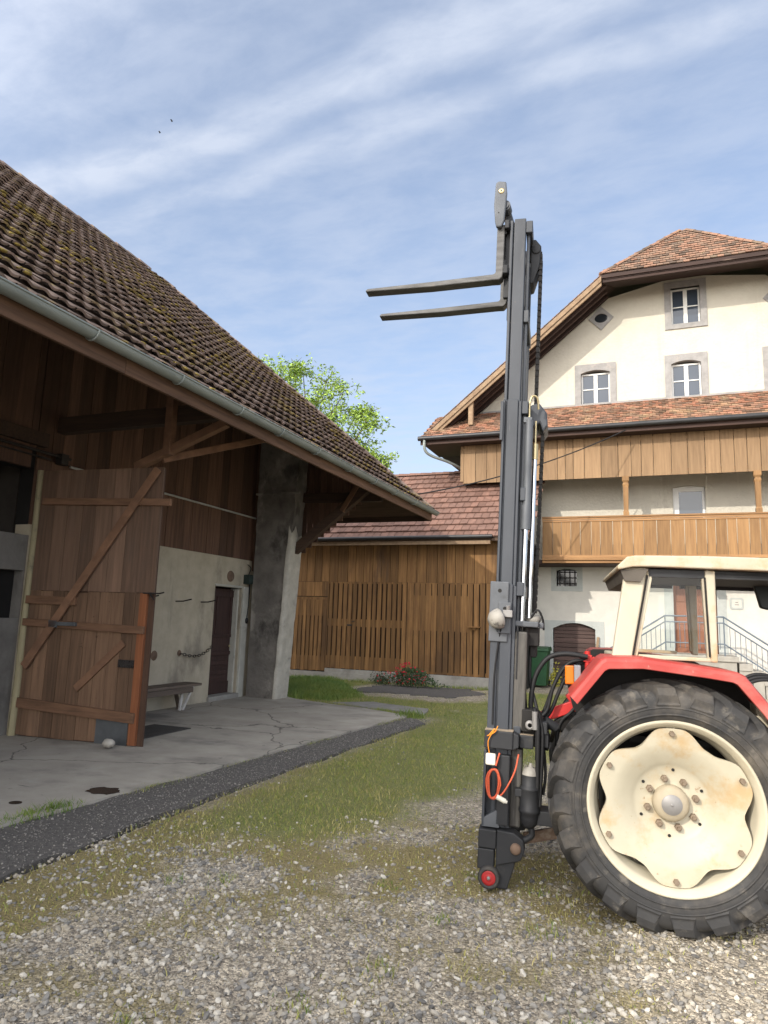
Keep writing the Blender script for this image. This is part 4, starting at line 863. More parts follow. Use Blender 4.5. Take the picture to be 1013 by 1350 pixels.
def casement(h, parent, bars=1, mull=True, m='white_paint', glass_='pane', yw=.10, fw=.05):
    x0, x1, z0, z1 = h; y = HYW + yw; mb = MB()
    for a, b, c, d in ((x0, x0 + fw, z0, z1), (x1 - fw, x1, z0, z1), (x0 + fw, x1 - fw, z0, z0 + fw), (x0 + fw, x1 - fw, z1 - fw, z1)): mb.box(a, b, y, y + .05, c, d)
    xc = (x0 + x1) / 2
    if mull: mb.box(xc - .055, xc + .055, y - .012, y + .04, z0 + fw, z1 - fw)
    for i in range(bars):
        z = z0 + (z1 - z0) * (i + 1) / (bars + 1) 
        mb.box(x0 + fw, xc - .056, y + .004, y + .04, z - .016, z + .016); mb.box(xc + .056, x1 - fw, y + .004, y + .04, z - .016, z + .016)
    f = part('casement', mb, m, parent, .004)
    for a, b in (((x0 + fw, xc - .05), (xc + .05, x1 - fw)) if mull else ((x0 + fw, x1 - fw),)):
        mb = MB(); t1, t2 = rnd.uniform(-.004, .004), rnd.uniform(-.004, .004)
        mb.add([(a, y + .028 + t1, z0 + fw), (b, y + .028 + t2, z0 + fw), (b, y + .028 + t2, z1 - fw), (a, y + .028 + t1, z1 - fw)], [(0, 1, 2, 3)]); part('pane', mb, glass_, f)
    mb = MB(); mb.box(x0, x1, y + .2, y + .22, z0, z1); part('room_dark', mb, 'black_in', f)
for h, arch in ((w1, 0.), (w2, .09), (w3, .09), (w4, .09)):
    s_ = surround(h, .18, 'stone_frame', arch=arch, sill=.15, top=.20); casement((h[0], h[1], h[2], h[3] - arch * .8), s_)
# balcony window
s_ = surround((bw[0], bw[1], bw[2], bw[3]), .02, 'house_plaster', proud=.01, sill=0, arch=.05)
bx0, bx1 = on(887, 640, 1, HYW).x, on(934, 640, 1, HYW).x; g0, g1 = on(895, 648, 1, HYW), on(927, 676, 1, HYW)
mb = MB(); zt = g0.z + .12
mb.box(bw[0], g0.x, HYW + .08, HYW + .14, bw[2], zt); mb.box(g1.x, bw[1], HYW + .08, HYW + .14, bw[2], zt); mb.box(g0.x, g1.x, HYW + .08, HYW + .14, g0.z, zt); mb.box(bw[0], bw[1], HYW + .1, HYW + .16, zt, bw[3])
f = part('casement', mb, 'white_paint', s_, .006); mb = MB(); mb.add([(g0.x, HYW + .10, bw[2]), (g1.x, HYW + .10, bw[2]), (g1.x, HYW + .098, g0.z), (g0.x, HYW + .098, g0.z)], [(0, 1, 2, 3)]); part('pane', mb, 'pane', f)
# diamonds
for cx_ in (-1.31, 2 * AX0 - .06 + 1.31):
    c = V3((cx_, 0, 11.19)); r = .37; mb = MB(); n = 28
    def dm(a):   # diamond outline at an angle
        k = r / (abs(math.cos(a)) + abs(math.sin(a))); return (c.x + k * math.cos(a), c.z + k * math.sin(a) * 1.05)
    outer = [dm(2 * PI * i / n) for i in range(n)]; inner = [(c.x + .205 * math.cos(2 * PI * i / n) * .95 - .0, c.z + .15 * math.sin(2 * PI * i / n)) for i in range(n)]
    for i in range(n): mb.prism([outer[i], outer[(i + 1) % n], inner[(i + 1) % n], inner[i]], XZ, HYW - .04, HYW + .02, .5)
    s_ = part('oval_window', mb, 'stone_frame', house); mb = MB(); mb.prism(inner, XZ, HYW - .008, HYW - .004, .5); part('pane', mb, 'pane_dark', s_)
# barred window and cellar door
s_ = surround(bar, .16, 'pale_stone', proud=.012, arch=.05, sill=.15, top=.17); mb = MB()
for i in range(4): x = bar[0] + (bar[1] - bar[0]) * (i + .5) / 4; mb.tube([(x, HYW + .05, bar[2]), (x, HYW + .05, bar[3] + .02)], .011, 6)
for i in range(3): z = bar[2] + (bar[3] - bar[2]) * (i + .5) / 3; mb.tube([(bar[0], HYW + .04, z), (bar[1], HYW + .04, z)], .011, 6)
part('bars', mb, 'iron', s_); mb = MB(); mb.box(bar[0], bar[1], HYW + .16, HYW + .18, bar[2], bar[3]); part('pane', mb, 'pane_dark', s_)
s_ = surround(cell, .25, 'pale_stone', proud=.014, arch=.17, sill=0, top=.06, name='door_surround')
mb = MB(); zt = cell[3] - .02; z = 0.
while z < zt: h_ = rnd.uniform(.10, .15); mb.box(cell[0], cell[1], HYW + .12, HYW + .165 + .01 * rnd.random(), z + .006, min(z + h_, zt) - .006); z += h_
part('cellar_door', mb, 'cellar_door', house, .004)
mb = MB()
for a, c in ((-3.2, -2.82), (-1.62, -1.2)): pass
# entrance
s_ = surround(door, .24, 'pale_stone', proud=.012, sill=0, top=.2, name='door_surround')
mb = MB(); mb.box(door[0], door[1], HYW + .15, HYW + .2, door[2], door[3]); dd = part('front_door', mb, 'brown_door', house); mb = MB(); xc = (door[0] + door[1]) / 2
mb.box(xc - .03, xc + .03, HYW + .12, HYW + .149, door[2], door[3])
for x0, x1 in ((door[0] + .08, xc - .1), (xc + .1, door[1] - .08)):
    for z0, z1 in ((1.25, 1.75), (1.88, 2.4), (2.5, 3.1)): mb.box(x0, x1, HYW + .13, HYW + .149, z0, z1)
part('door_panelling', mb, 'brown_door', dd, .012); mb = MB(); mb.ball((xc - .08, HYW + .1, 2.1), .03, 6); part('handle', mb, 'brass', dd)
# plaque
mb = MB(); pa, pb = on(962, 788, 1, HYW), on(981, 804, 1, HYW); r = .06
def rr(x0, x1, z0, z1, r): return [(cx_ + r * math.cos(a), cz_ + r * math.sin(a)) for cx_, cz_, a0 in ((x1 - r, z1 - r, 0), (x0 + r, z1 - r, PI / 2), (x0 + r, z0 + r, PI), (x1 - r, z0 + r, 1.5 * PI)) for a in [a0 + PI / 2 * k / 5 for k in range(6)]]
mb.prism(rr(pa.x, pb.x, pb.z, pa.z, r), XZ, HYW - .02, HYW, .5); pq = part('wall_plaque', mb, 'pale_stone', house, .004); mb = MB(); mb.prism(rr(pa.x + .05, pb.x - .05, pb.z + .05, pa.z - .05, .035), XZ, HYW - .026, HYW - .021, .5); part('plaque_panel', mb, 'house_base', pq)
mb = MB(); zc = (pa.z + pb.z) / 2; xc = (pa.x + pb.x) / 2
for dz, w_ in ((.035, .035), (-.03, .05)): mb.box(xc - w_, xc + w_, HYW - .0285, HYW - .0262, zc + dz - .006, zc + dz + .006)
part('plaque_mark', mb, 'iron', pq)

# roof of the house
mb = MB(); TH = .16
P = [(EVX, VY, EVZ), (KX, VY, KZ), (AX0, APY, RGZ), (KX2, VY, KZ), (EVX2, VY, EVZ), (EVX, 34.5, EVZ), (AX0, 34.5, RGZ), (EVX2, 34.5, EVZ)]
Q_ = [(x, y, z - TH) for x, y, z in P]
mb.add(P + Q_, [(0, 1, 2, 6, 5), (1, 3, 2), (2, 3, 4, 7, 6), (13, 14, 10, 9, 8), (10, 11, 9), (14, 15, 12, 11, 10), (0, 8, 9, 1), (1, 9, 11, 3), (3, 11, 12, 4), (5, 6, 14, 13), (6, 7, 15, 14), (0, 5, 13, 8), (4, 12, 15, 7)])
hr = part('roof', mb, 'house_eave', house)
hl = math.hypot(APY - VY, RGZ - KZ); tw, tl = .175, .16; nrow = int(hl / tl)
part('roof_tiles', tiles((KX - .05, VY - .04, KZ), (1, 0, 0), (0, APY - VY, RGZ - KZ), int((KX2 - KX) / tw) + 1, nrow, tw, tl, lambda u, v: (AX0 - KX) * v / hl - .06 < u < (KX2 - KX) - (AX0 - KX) * v / hl + .1, lift=.022, th=.014, jit=.008, round_=True), 'house_tile', hr)
sll = math.hypot(AX0 - EVX, RGZ - EVZ)
mb = tiles((EVX - .03, VY + .02 + 40 * .175, EVZ), (0, -1, 0), (AX0 - EVX, 0, RGZ - EVZ), 40, int(sll / tl), tw, tl, lambda u, v: VY + .0 + 40 * .175 - u > VY + max(0., (EVZ + v * (RGZ - EVZ) / sll - KZ) / 1.16) - .02, lift=.018, th=.014, jit=.004, stag=False)
part('roof_tiles', mb, 'house_tile', hr)
mb = MB(); ridge_caps(mb, (KX - .02, VY, KZ + .03), (AX0, APY, RGZ + .05), .09, .3); ridge_caps(mb, (KX2 + .02, VY, KZ + .03), (AX0, APY, RGZ + .05), .09, .3); ridge_caps(mb, (AX0, 34, RGZ + .04), (AX0, APY, RGZ + .04), .1, .34)
part('ridge_tiles', mb, 'house_tile', hr)
# verge boards, hip fascia and soffit
for x0, z0, x1, z1 in ((EVX + .1, EVZ + .08, KX, KZ), (EVX2 - .1, EVZ + .08, KX2, KZ)):
    mb = MB(); mb.prism([(x0, z0 - .06), (x1, z1 - .06), (x1, z1 - .22), (x0, z0 - .22)], XZ, VY - .05, VY - .012)
    mb.prism([(x0, z0 - .20), (x1, z1 - .20), (x1, z1 - .34), (x0, z0 - .34)], XZ, VY - .01, VY + .05)
    part('verge_board', mb, 'verge', house)
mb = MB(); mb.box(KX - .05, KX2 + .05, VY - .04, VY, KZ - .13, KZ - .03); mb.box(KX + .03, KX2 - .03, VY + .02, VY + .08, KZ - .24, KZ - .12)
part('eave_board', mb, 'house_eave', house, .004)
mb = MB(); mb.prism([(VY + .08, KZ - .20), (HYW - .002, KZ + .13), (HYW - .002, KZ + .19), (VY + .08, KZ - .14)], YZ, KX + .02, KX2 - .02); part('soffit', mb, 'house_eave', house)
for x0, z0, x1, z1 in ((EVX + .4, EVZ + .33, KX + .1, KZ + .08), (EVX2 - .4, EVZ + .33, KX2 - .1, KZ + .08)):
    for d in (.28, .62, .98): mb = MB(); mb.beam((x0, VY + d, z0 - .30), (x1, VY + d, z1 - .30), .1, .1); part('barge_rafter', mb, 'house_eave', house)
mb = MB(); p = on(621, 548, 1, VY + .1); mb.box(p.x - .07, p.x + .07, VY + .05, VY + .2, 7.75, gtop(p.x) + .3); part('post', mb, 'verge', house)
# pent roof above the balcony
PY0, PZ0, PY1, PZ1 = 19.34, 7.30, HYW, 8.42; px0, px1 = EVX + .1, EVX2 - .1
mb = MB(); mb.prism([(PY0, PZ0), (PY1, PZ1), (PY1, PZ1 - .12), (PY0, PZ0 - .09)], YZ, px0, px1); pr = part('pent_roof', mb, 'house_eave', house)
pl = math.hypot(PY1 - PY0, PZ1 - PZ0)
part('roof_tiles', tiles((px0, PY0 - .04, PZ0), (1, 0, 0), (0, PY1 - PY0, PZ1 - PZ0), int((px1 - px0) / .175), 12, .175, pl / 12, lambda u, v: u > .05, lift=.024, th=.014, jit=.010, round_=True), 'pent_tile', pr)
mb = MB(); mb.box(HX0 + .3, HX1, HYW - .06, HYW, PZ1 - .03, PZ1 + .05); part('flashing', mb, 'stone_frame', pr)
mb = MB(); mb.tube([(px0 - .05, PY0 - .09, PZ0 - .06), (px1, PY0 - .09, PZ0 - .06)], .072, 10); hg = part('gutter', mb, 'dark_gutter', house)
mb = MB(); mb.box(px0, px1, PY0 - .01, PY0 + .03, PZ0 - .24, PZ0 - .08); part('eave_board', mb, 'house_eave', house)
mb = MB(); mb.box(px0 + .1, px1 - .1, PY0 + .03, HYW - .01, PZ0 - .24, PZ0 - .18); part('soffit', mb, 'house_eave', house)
mb = MB(); mb.tube(smooth_path([(px0 + .15, PY0 - .09, PZ0 - .1), (px0 + .17, PY0 - .06, PZ0 - .42), (px0 + .35, PY0 + .1, PZ0 - .58), (px0 + .8, PY0 + .5, PZ0 - .72), (HX0 + .02, HYW - .5, PZ0 - .95)]), .045, 8); part('downpipe', mb, 'zinc', hg)
# balcony
BY = 19.8
balc = part('balcony', MB().box(HX0 + .02, HX1, BY + .04, HYW - .005, 3.46, 3.58), 'house_eave', house)
mb = MB(); x = HX0
boards(mb, (-2.95, BY, 3.64), (1, 0, 0), (0, 0, 1), (0, -1, 0), HX1 + 2.95, 1.02, .285, .013, .026, .004, wj=.25); part('parapet_boards', mb, 'balcony_board', balc)
mb = MB(); boards(mb, (HX0, BY, 5.89), (1, 0, 0), (0, 0, 1), (0, -1, 0), HX1 - HX0, 1.19, .35, .014, .026, .004, wj=.38); part('screen_boards', mb, 'balcony_grey', balc)
mb = MB(); mb.box(HX0 - .03, HX0, BY, HYW, 5.89, 7.05); mb.box(HX0 - .1, HX0 + .0, BY - .04, BY + .08, 5.95, 7.05); part('side_boards', mb, 'balcony_grey', balc)
mb = MB(); mb.box(HX0, HX1, BY + .005, BY + .07, 6.9, 7.02); mb.box(HX0, HX1, BY + .005, BY + .06, 5.97, 6.07); part('screen_rail', mb, 'balcony_rail', balc)
mb = MB(); mb.box(-2.95, HX1, BY - .085, BY + .08, 4.755, 4.80); mb.box(-2.95, HX1, BY - .06, BY - .028, 4.70, 4.75); mb.box(-2.95, HX1, BY - .045, BY - .028, 4.645, 4.695); part('handrail', mb, 'balcony_rail', balc, .006)
mb = MB(); mb.box(-2.95, HX1, BY - .055, BY - .028, 3.62, 3.70); mb.box(-2.95, HX1, BY - .075, BY + .06, 3.56, 3.615); mb.box(-2.95, HX1, BY - .03, BY + .05, 3.48, 3.555); part('bottom_moulding', mb, 'balcony_rail', balc, .006)
for xp in (-.66 - 3.25, -.66, 2.59, 5.84):
    mb = MB(); zs = [(4.80, .075), (4.9, .075), (4.94, .06), (5.35, .068), (5.6, .07), (5.66, .085), (5.72, .062), (5.78, .09), (5.9, .09)]
    for (z0, r0), (z1, r1) in zip(zs, zs[1:]):
        mb.add([(xp + sx * r_, BY + .01 + sy * r_, z) for z, r_ in ((z0, r0), (z1, r1)) for sx, sy in ((-1, -1), (1, -1), (1, 1), (-1, 1))], [(0, 1, 5, 4), (1, 2, 6, 5), (2, 3, 7, 6), (3, 0, 4, 7), (0, 3, 2, 1), (4, 5, 6, 7)])
    part('balcony_post', mb, 'balcony_board', balc)
for xp in (1.2, 4.4):
    mb = MB(); mb.box(xp - .1, xp + .1, BY - .12, HYW, 3.36, 3.46); part('balcony_joist', mb, 'balcony_rail', balc)
# steps and railing
LZ, LY = 1.10, 19.62
st_ = part('landing', MB().box(-.05, 1.95, LY, HYW - .02, LZ - .14, LZ), 'stone_step', house, .015)
mb = MB(); mb.box(.0, 1.9, LY + .05, HYW - .02, -.05, LZ - .14)
for s_, x0 in ((-1, -.05), (1, 1.95)):
    for i in range(6):
        z = LZ - (i + 1) * LZ / 6.5; xa_ = x0 + s_ * i * .27; xb_ = x0 + s_ * (i + 1) * .27 + s_ * .03
        mb.box(min(xa_, xb_), max(xa_, xb_), LY, HYW - .02, max(-.05, z - .17), z)
        mb.box(min(xa_, xb_), max(xa_, xb_), LY + .03, HYW - .02, -.05, z - .171 if z > .17 else -.04)
part('steps', mb, 'stone_step', st_, .01)
mb = MB(); ry = LY + .02; xl, xr = .245, 1.635
def rail3(z0, r=.018):
    mb.tube([(xl - 1.6, ry, z0 - 1.06), (xl, ry, z0), (xr, ry, z0), (xr + 1.65, ry, z0 - 1.12)], r, 8)
rail3(2.085, .022); rail3(1.93); rail3(1.40)
def hz(x): return -(xl - x) * .6625 if x < xl else (-(x - xr) * .68 if x > xr else 0.)
x = xl - 1.52
while x < xr + 1.6:
    if abs(x - xl) > .05 and abs(x - xr) > .05: mb.tube([(x, ry, 1.93 + hz(x)), (x, ry, 1.26 + hz(x))], .009, 6)
    x += .117
for x in (xl, xr, xl - 1.55, xr + 1.6): mb.tube([(x, ry, 2.085 + hz(x)), (x, ry, max(0., LZ + hz(x) - .1))], .016, 8)
part('railing', mb, 'rail_blue', st_)
mb = MB(); p0, p1 = on(790, 862, 1, 19.3), on(818, 845, 1, 19.3)
# cable across the yard
mb = MB(); A_, B_ = on(825, 567, 1, 19.27), V3((-5.35, 15.4, 4.75)); pts = []
for i in range(25): t = i / 24; q = A_.lerp(B_, t); q.z -= .62 * 4 * t * (1 - t) * .35; pts.append(q)
mb.tube(pts, .017, 6); o = part('overhead_cable', mb, 'cable'); tag(o, 'black overhead cable sagging from the house eave to the barn roof', 'cable')

# ------------------------------------------------------------------ bin, plank, plants
bin_ = thing('wheelie_bin', 'dark green wheeled rubbish bin in front of the house wall', 'bin', (-3.1, 20.3, 0))
mb = MB(); x0, x1, y0, y1 = -3.42, -2.84, 19.95, 20.6
vs = [(x0 + .06, y0 + .06, .04), (x1 - .06, y0 + .06, .04), (x1 - .06, y1 - .06, .04), (x0 + .06, y1 - .06, .04), (x0, y0, 1.0), (x1, y0, 1.0), (x1, y1, 1.0), (x0, y1, 1.0)]
mb.add(vs, [(3, 2, 1, 0), (4, 5, 6, 7), (0, 1, 5, 4), (1, 2, 6, 5), (2, 3, 7, 6), (3, 0, 4, 7)]); part('body', mb, 'bin_green', bin_, .02)
mb = MB(); mb.prism([(y0 - .04, 1.0), (y0 - .03, 1.07), (y0 + .2, 1.12), (y1 - .1, 1.12), (y1 + .03, 1.05), (y1 + .03, 1.0)], YZ, x0 - .03, x1 + .03); part('lid', mb, 'bin_green', bin_, .012)
for x in (x0 + .03, x1 - .08):
    mb = MB(); mb.lathe([(.0, 0), (.1, 0), (.1, .05), (0, .05)], (x, y1 - .02, .1), 'x', 14); part('wheel', mb, 'cable', bin_)
mb = MB(); a, b = on(789, 840, 1, 20.93), on(781, 905, 1, 20.75); mb.beam((a.x, 20.95, a.z), (b.x, 20.7, .0), .07, .03, (0, 1, 0)); o = part('leaning_plank', mb, 'verge'); tag(o, 'narrow brown plank leaning beside the dark cellar door', 'plank')

def leafcloud(n, fn, size, tintf, droop=.4):
    V = []; F = []; T = []
    for i in range(n):
        p, sc_ = fn(i)
        d = V3((rnd.gauss(0, 1), rnd.gauss(0, 1), rnd.gauss(0, .6) - droop)).normalized(); s_ = d.cross(V3((rnd.gauss(0, 1), rnd.gauss(0, 1), rnd.gauss(0, 1)))).normalized(); L_ = size * sc_ * rnd.uniform(.65, 1.25); w = L_ * .42
        up = d.cross(s_) * (L_ * .08); b = len(V)
        V += [p, p + d * L_ * .5 + s_ * w * .5 + up, p + d * L_, p + d * L_ * .5 - s_ * w * .5 + up]; F += [(b, b + 1, b + 2), (b, b + 2, b + 3)]; t = tintf(p); T += [t, t]
    mb = MB(); mb.v = [tuple(v) for v in V]; mb.f = F; mb.t = T; mb.sm = [False] * len(F); return mb
rose = thing('rose_bush', 'low bush of red roses in flower at the foot of the slatted shed', 'rose bush', (-6.1, 17.5, 0))
def bp(i):
    x = rnd.gauss(-6.05, .34); h = .42 * math.exp(-((x + 6.05) / .62) ** 2) + .08
    return V3((x, 17.5 + rnd.gauss(0, .16), rnd.random() ** .7 * h + .02)), 1.
part('foliage', leafcloud(1500, bp, .075, lambda p: rnd.random() * .7 + .3 * min(1, p.z / .5)), 'bush_leaf', rose)
mb = MB()
for i in range(88):
    p, _ = bp(0); p.z = min(.66, p.z * 1.1 + .06); p.y -= .1 * rnd.random(); p.x -= rnd.random() * .15; r = rnd.uniform(.018, .036)
    for k in range(3): mb.ball((p.x + rnd.gauss(0, r * .4), p.y + rnd.gauss(0, r * .4), p.z + rnd.gauss(0, r * .3)), r * rnd.uniform(.5, .9), 3, (1, 1, .7), None, .4)
part('blossoms', mb, 'rose', rose)
mb = MB()
for i in range(9): x = -6.05 + rnd.gauss(0, .2); mb.tube([(x, 17.5, 0), (x + rnd.gauss(0, .1), 17.5 + rnd.gauss(0, .08), .2), (x + rnd.gauss(0, .18), 17.5 + rnd.gauss(0, .1), .42)], .007, 5)
part('stems', mb, 'bark', rose)
sh = thing('shrub', 'small dark leafy shrub left of the red roses', 'shrub', (-6.95, 17.6, 0))
part('foliage', leafcloud(420, lambda i: (V3((rnd.gauss(-6.95, .13), rnd.gauss(17.62, .1), abs(rnd.gauss(.14, .09)))), 1.), .06, lambda p: rnd.random() * .3), 'bush_leaf', sh)
mb = MB()
for i in range(5): mb.tube([(-6.95 + rnd.gauss(0, .03), 17.62, 0), (-6.95 + rnd.gauss(0, .1), 17.62, .22)], .006, 5)
part('stems', mb, 'bark', sh)
yl = thing('yellow_plant', 'small yellow leaved plant beside the green bin', 'plant', (-2.72, 20.5, 0))
part('foliage', leafcloud(260, lambda i: (V3((rnd.gauss(-2.72, .07), rnd.gauss(20.5, .08), abs(rnd.gauss(.22, .14)))), 1.), .09, lambda p: rnd.random(), -.3), 'yellow_leaf', yl)
mb = MB()
for i in range(6): mb.tube([(-2.72 + rnd.gauss(0, .03), 20.5, 0), (-2.72 + rnd.gauss(0, .07), 20.5, .4)], .006, 5)
part('stems', mb, 'bark', yl)

# tree behind the barn
tree = thing('tree', 'broad tree with fresh yellow green leaves rising behind the barn roof', 'tree', (-18.2, 32., 0))
mb = MB(); B0 = V3((-18.2, 32., 0)); mb.tube(smooth_path([B0, B0 + V3((.1, 0, 2.2)), B0 + V3((.3, .1, 5.)), B0 + V3((.2, 0, 8.))]), [.42 - .0105 * i for i in range(25)], 12)
tr_ = part('trunk', mb, 'bark', tree)
tips = []; mb = MB()
cl_ = []
for px_, py_, Y_ in ((372, 500, 31), (400, 492, 33), (430, 505, 32), (452, 520, 31.5), (415, 530, 31), (440, 550, 33), (470, 548, 32), (484, 560, 31), (455, 575, 32), (480, 590, 32.5), (497, 607, 31.5), (505, 618, 32), (390, 520, 32), (365, 515, 33), (470, 610, 31), (420, 560, 34), (350, 488, 32.5), (440, 600, 30.5), (410, 590, 32), (380, 560, 31), (388, 484, 32), (487, 547, 32.3)):
    q = on(px_, py_, 1, Y_); cl_.append((q, rnd.uniform(.65, 1.05)))
for i in range(46):      # the hidden half of the crown
    a = rnd.uniform(0, 2 * PI); r = 5.0 * rnd.random() ** .5; cl_.append((V3((-19.0 + r * math.cos(a), 32. + r * math.sin(a) * .8, rnd.uniform(6.5, 12.5 - .25 * r))), rnd.uniform(.8, 1.3)))
for q, r in cl_:
    s0 = B0 + V3((.2, 0, rnd.uniform(3.5, 7.5))); m1 = s0.lerp(q, .5) + V3((rnd.gauss(0, .3), rnd.gauss(0, .3), rnd.uniform(.1, .6)))
    pts = smooth_path([s0, m1, q], 5); mb.tube(pts, [.11 - .009 * k for k in range(len(pts))], 6)
    for _ in range(5): e = q + V3((rnd.gauss(0, r * .6), rnd.gauss(0, r * .6), rnd.gauss(0, r * .5))); mb.tube([q, q.lerp(e, .5) + V3((0, 0, .08)), e], [.02, .014, .006], 5)
part('limbs', mb, 'bark', tr_)
tw_ = []
for q, r in cl_:
    for _ in range(24): tw_.append(q + V3((rnd.gauss(0, r * .44), rnd.gauss(0, r * .44), rnd.gauss(0, r * .36))))
def tp_(i): c_ = tw_[i % len(tw_)]; return c_ + V3((rnd.gauss(0, .14), rnd.gauss(0, .14), rnd.gauss(0, .12))), 1.
part('crown', leafcloud(len(tw_) * 17, tp_, .21, lambda p: min(1., max(0., .5 + rnd.gauss(0, .34)))), 'leaf_bright', tree)

# birds
for i, (px_, py_, lab) in enumerate(((227, 160, 'small dark bird high in the sky, the higher of two'), (211, 175, 'small dark bird high in the sky, the lower of two'))):
    c_ = on(px_, py_, 1, 42. + i); mb = MB(); mb.ball(c_, .05, 6, (2.0, .8, .7)); k = .15 if i == 0 else .11
    for s_ in (-1, 1): mb.add([c_ + V3((.08, .03 * s_, .02)), c_ + V3((-.06, .03 * s_, .02)), c_ + V3((-.09, k * s_, .1)), c_ + V3((.02, k * .8 * s_, .11)), c_ + V3((.08, .03 * s_, .035)), c_ + V3((-.06, .03 * s_, .035)), c_ + V3((-.09, k * s_, .108)), c_ + V3((.02, k * .8 * s_, .118))], [(3, 2, 1, 0), (4, 5, 6, 7), (0, 1, 5, 4), (1, 2, 6, 5), (2, 3, 7, 6), (3, 0, 4, 7)])
    o = part('bird', mb, 'bird'); tag(o, lab, 'bird', 'birds in the sky')

# ------------------------------------------------------------------ tractor and mast share one heading
TB0 = math.radians(11.692); TB = math.radians(7.6); TO = V3((.118, 4.574, 0)); FRA = Matrix.Translation(TO) @ Matrix.Rotation(TB, 4, 'Z'); FRI = FRA.inverted()
def tl_(px_, py_, Y):               # survey helper: where a sight line meets a plane beside the tractor
    c = FRI @ CPOS; r = FRI.to_3x3() @ (CR @ _d(px_, py_)); return c + r * ((Y - c.y) / r.y)
trac = thing('tractor', 'old red and cream tractor with big rear wheel, backed up to the forklift mast', 'tractor', TO, TB)
def P(name, mb, m, parent=None, bevel=0., fix=False, **k): return part(name, mb, m, parent or trac, bevel, True, fix, **k)
WX_, WZ_ = -.035, .705
def rear_wheel(y0, s):              # y0: outer face, s: +1 = inwards is +y
    Y = lambda d: y0 + s * d; TWD = .36
    prof = [(.478, .055), (.492, .03), (.52, .010), (.56, -.002), (.60, .004), (.636, .008), (.668, .026), (.688, .07), (.698, .13), (.700, .18)]
    full = prof + [(r, TWD - d) for r, d in reversed(prof[:-1])]
    mb = MB(); mb.lathe([(r, Y(d)) for r, d in full], (WX_, 0, WZ_), 'y', 96)
    NL = 20
    for side in (0, 1):
        for i in range(NL):
            a0 = 2 * PI * (i + .5 * side + .12) / NL; secs = [(.002, .585, .612, .078), (-.003, .595, .650, .076), (.006, .615, .692, .073), (.032, .64, .711, .067), (.10, .66, .727, .056), (.165, .672, .734, .050), (.195, .675, .734, .040)]
            vs = []
            for d, ri, ro, hw in secs:
                a = a0 + (d - .0) * 1.55 * (1 if side == 0 else 1) ; dd = d if side == 0 else TWD - d
                for r, k in ((ri, -1.15), (ro, -.9), (ro, .9), (ri, 1.15)):
                    an = a + hw * k * (.68 / r) * 1.12; z = WZ_ + r * math.sin(an)
                    vs.append((WX_ + r * math.cos(an), Y(dd), max(z, .003)))
            n = len(secs); fs = [(q * 4 + j, q * 4 + (j + 1) % 4, q * 4 + 4 + (j + 1) % 4, q * 4 + 4 + j) for q in range(n - 1) for j in range(4)] + [(0, 1, 2, 3), (4 * n - 1, 4 * n - 2, 4 * n - 3, 4 * n - 4)]
            mb.add(vs, fs, .5)
    # moulded rings on the sidewall
    for r in (.535, .575): mb.lathe([(r - .006, Y(.003)), (r - .003, Y(-.0045)), (r + .003, Y(-.0045)), (r + .006, Y(.003))], (WX_, 0, WZ_), 'y', 96)
    mb.v = [(x, y, max(z, .003)) for x, y, z in mb.v]
    mr = MB(); mr.lathe([(.470, Y(.06)), (.498, Y(.035)), (.500, Y(.022)), (.492, Y(.016)), (.480, Y(.024)), (.468, Y(.045)), (.456, Y(.055)), (.452, Y(.09)), (.435, Y(.12)), (.425, Y(.2)), (.425, Y(.22)), (.452, Y(.28)), (.49, Y(.345))], (WX_, 0, WZ_), 'y', 96)
    wh = P('rear_wheel', mr, 'cream_paint'); P('tyre', mb, 'rubber', wh)
    # lobed centre plate
    mb = MB(); NA = 144; rings = [0., .10, .2, .225, .25, .29, .33, .36, 1.]; lob = [math.radians(a) for a in (90, 150, 207, 270, 328, 25)]
    def edge(a):
        d = min(abs((a - l + PI) % (2 * PI) - PI) for l in lob); t = min(1., max(0., (d - .13) / .38)); t = t * t * (3 - 2 * t); return .449 - .066 * t
    vs = []
    for i in range(NA):
        a = 2 * PI * i / NA; e = edge(a)
        for r in rings:
            rr_ = e if r == 1. else r
            dep = .165 if rr_ <= .2 else (.165 - .095 * min(1., ((rr_ - .2) / .14)) ** .8 if rr_ < .34 else .07 - .012 * (rr_ - .34) / .1)
            vs.append((WX_ + rr_ * math.cos(a), Y(dep), WZ_ + rr_ * math.sin(a)))
    k = len(rings); fs = [(i * k + q, i * k + q + 1, ((i + 1) % NA) * k + q + 1, ((i + 1) % NA) * k + q) for i in range(NA) for q in range(k - 1)]
    mb.add(vs, fs, .5, True); b = len(mb.v)
    vs2 = []
    for i in range(NA): a = 2 * PI * i / NA; e = edge(a); vs2 += [(WX_ + e * math.cos(a), Y(.058), WZ_ + e * math.sin(a)), (WX_ + e * math.cos(a), Y(.072), WZ_ + e * math.sin(a))]
    mb.add(vs2, [(2 * i, 2 * i + 1, (2 * i + 3) % (2 * NA), (2 * i + 2) % (2 * NA)) for i in range(NA)], .5)
    pl_ = P('wheel_disc', mb, 'cream_rust', wh)
    mb = MB(); mb.lathe([(0, Y(.09)), (.062, Y(.09)), (.068, Y(.094))], (WX_ - .005, 0, WZ_), 'y', 32); mb.lathe([(.068, Y(.094)), (.085, Y(.100)), (.098, Y(.112)), (.105, Y(.13)), (.106, Y(.165))], (WX_ - .005, 0, WZ_), 'y', 32); P('hub_cap', mb, 'hub_cream', wh)
    mb = MB(); mb.lathe([(0, Y(.0855)), (.056, Y(.0855)), (.06, Y(.09))], (WX_ - .005, 0, WZ_), 'y', 32); mb.lathe([(0, Y(.083)), (.008, Y(.083)), (.009, Y(.086))], (WX_ - .005, 0, WZ_), 'y', 12); P('hub_plate', mb, 'hub_grey', wh)
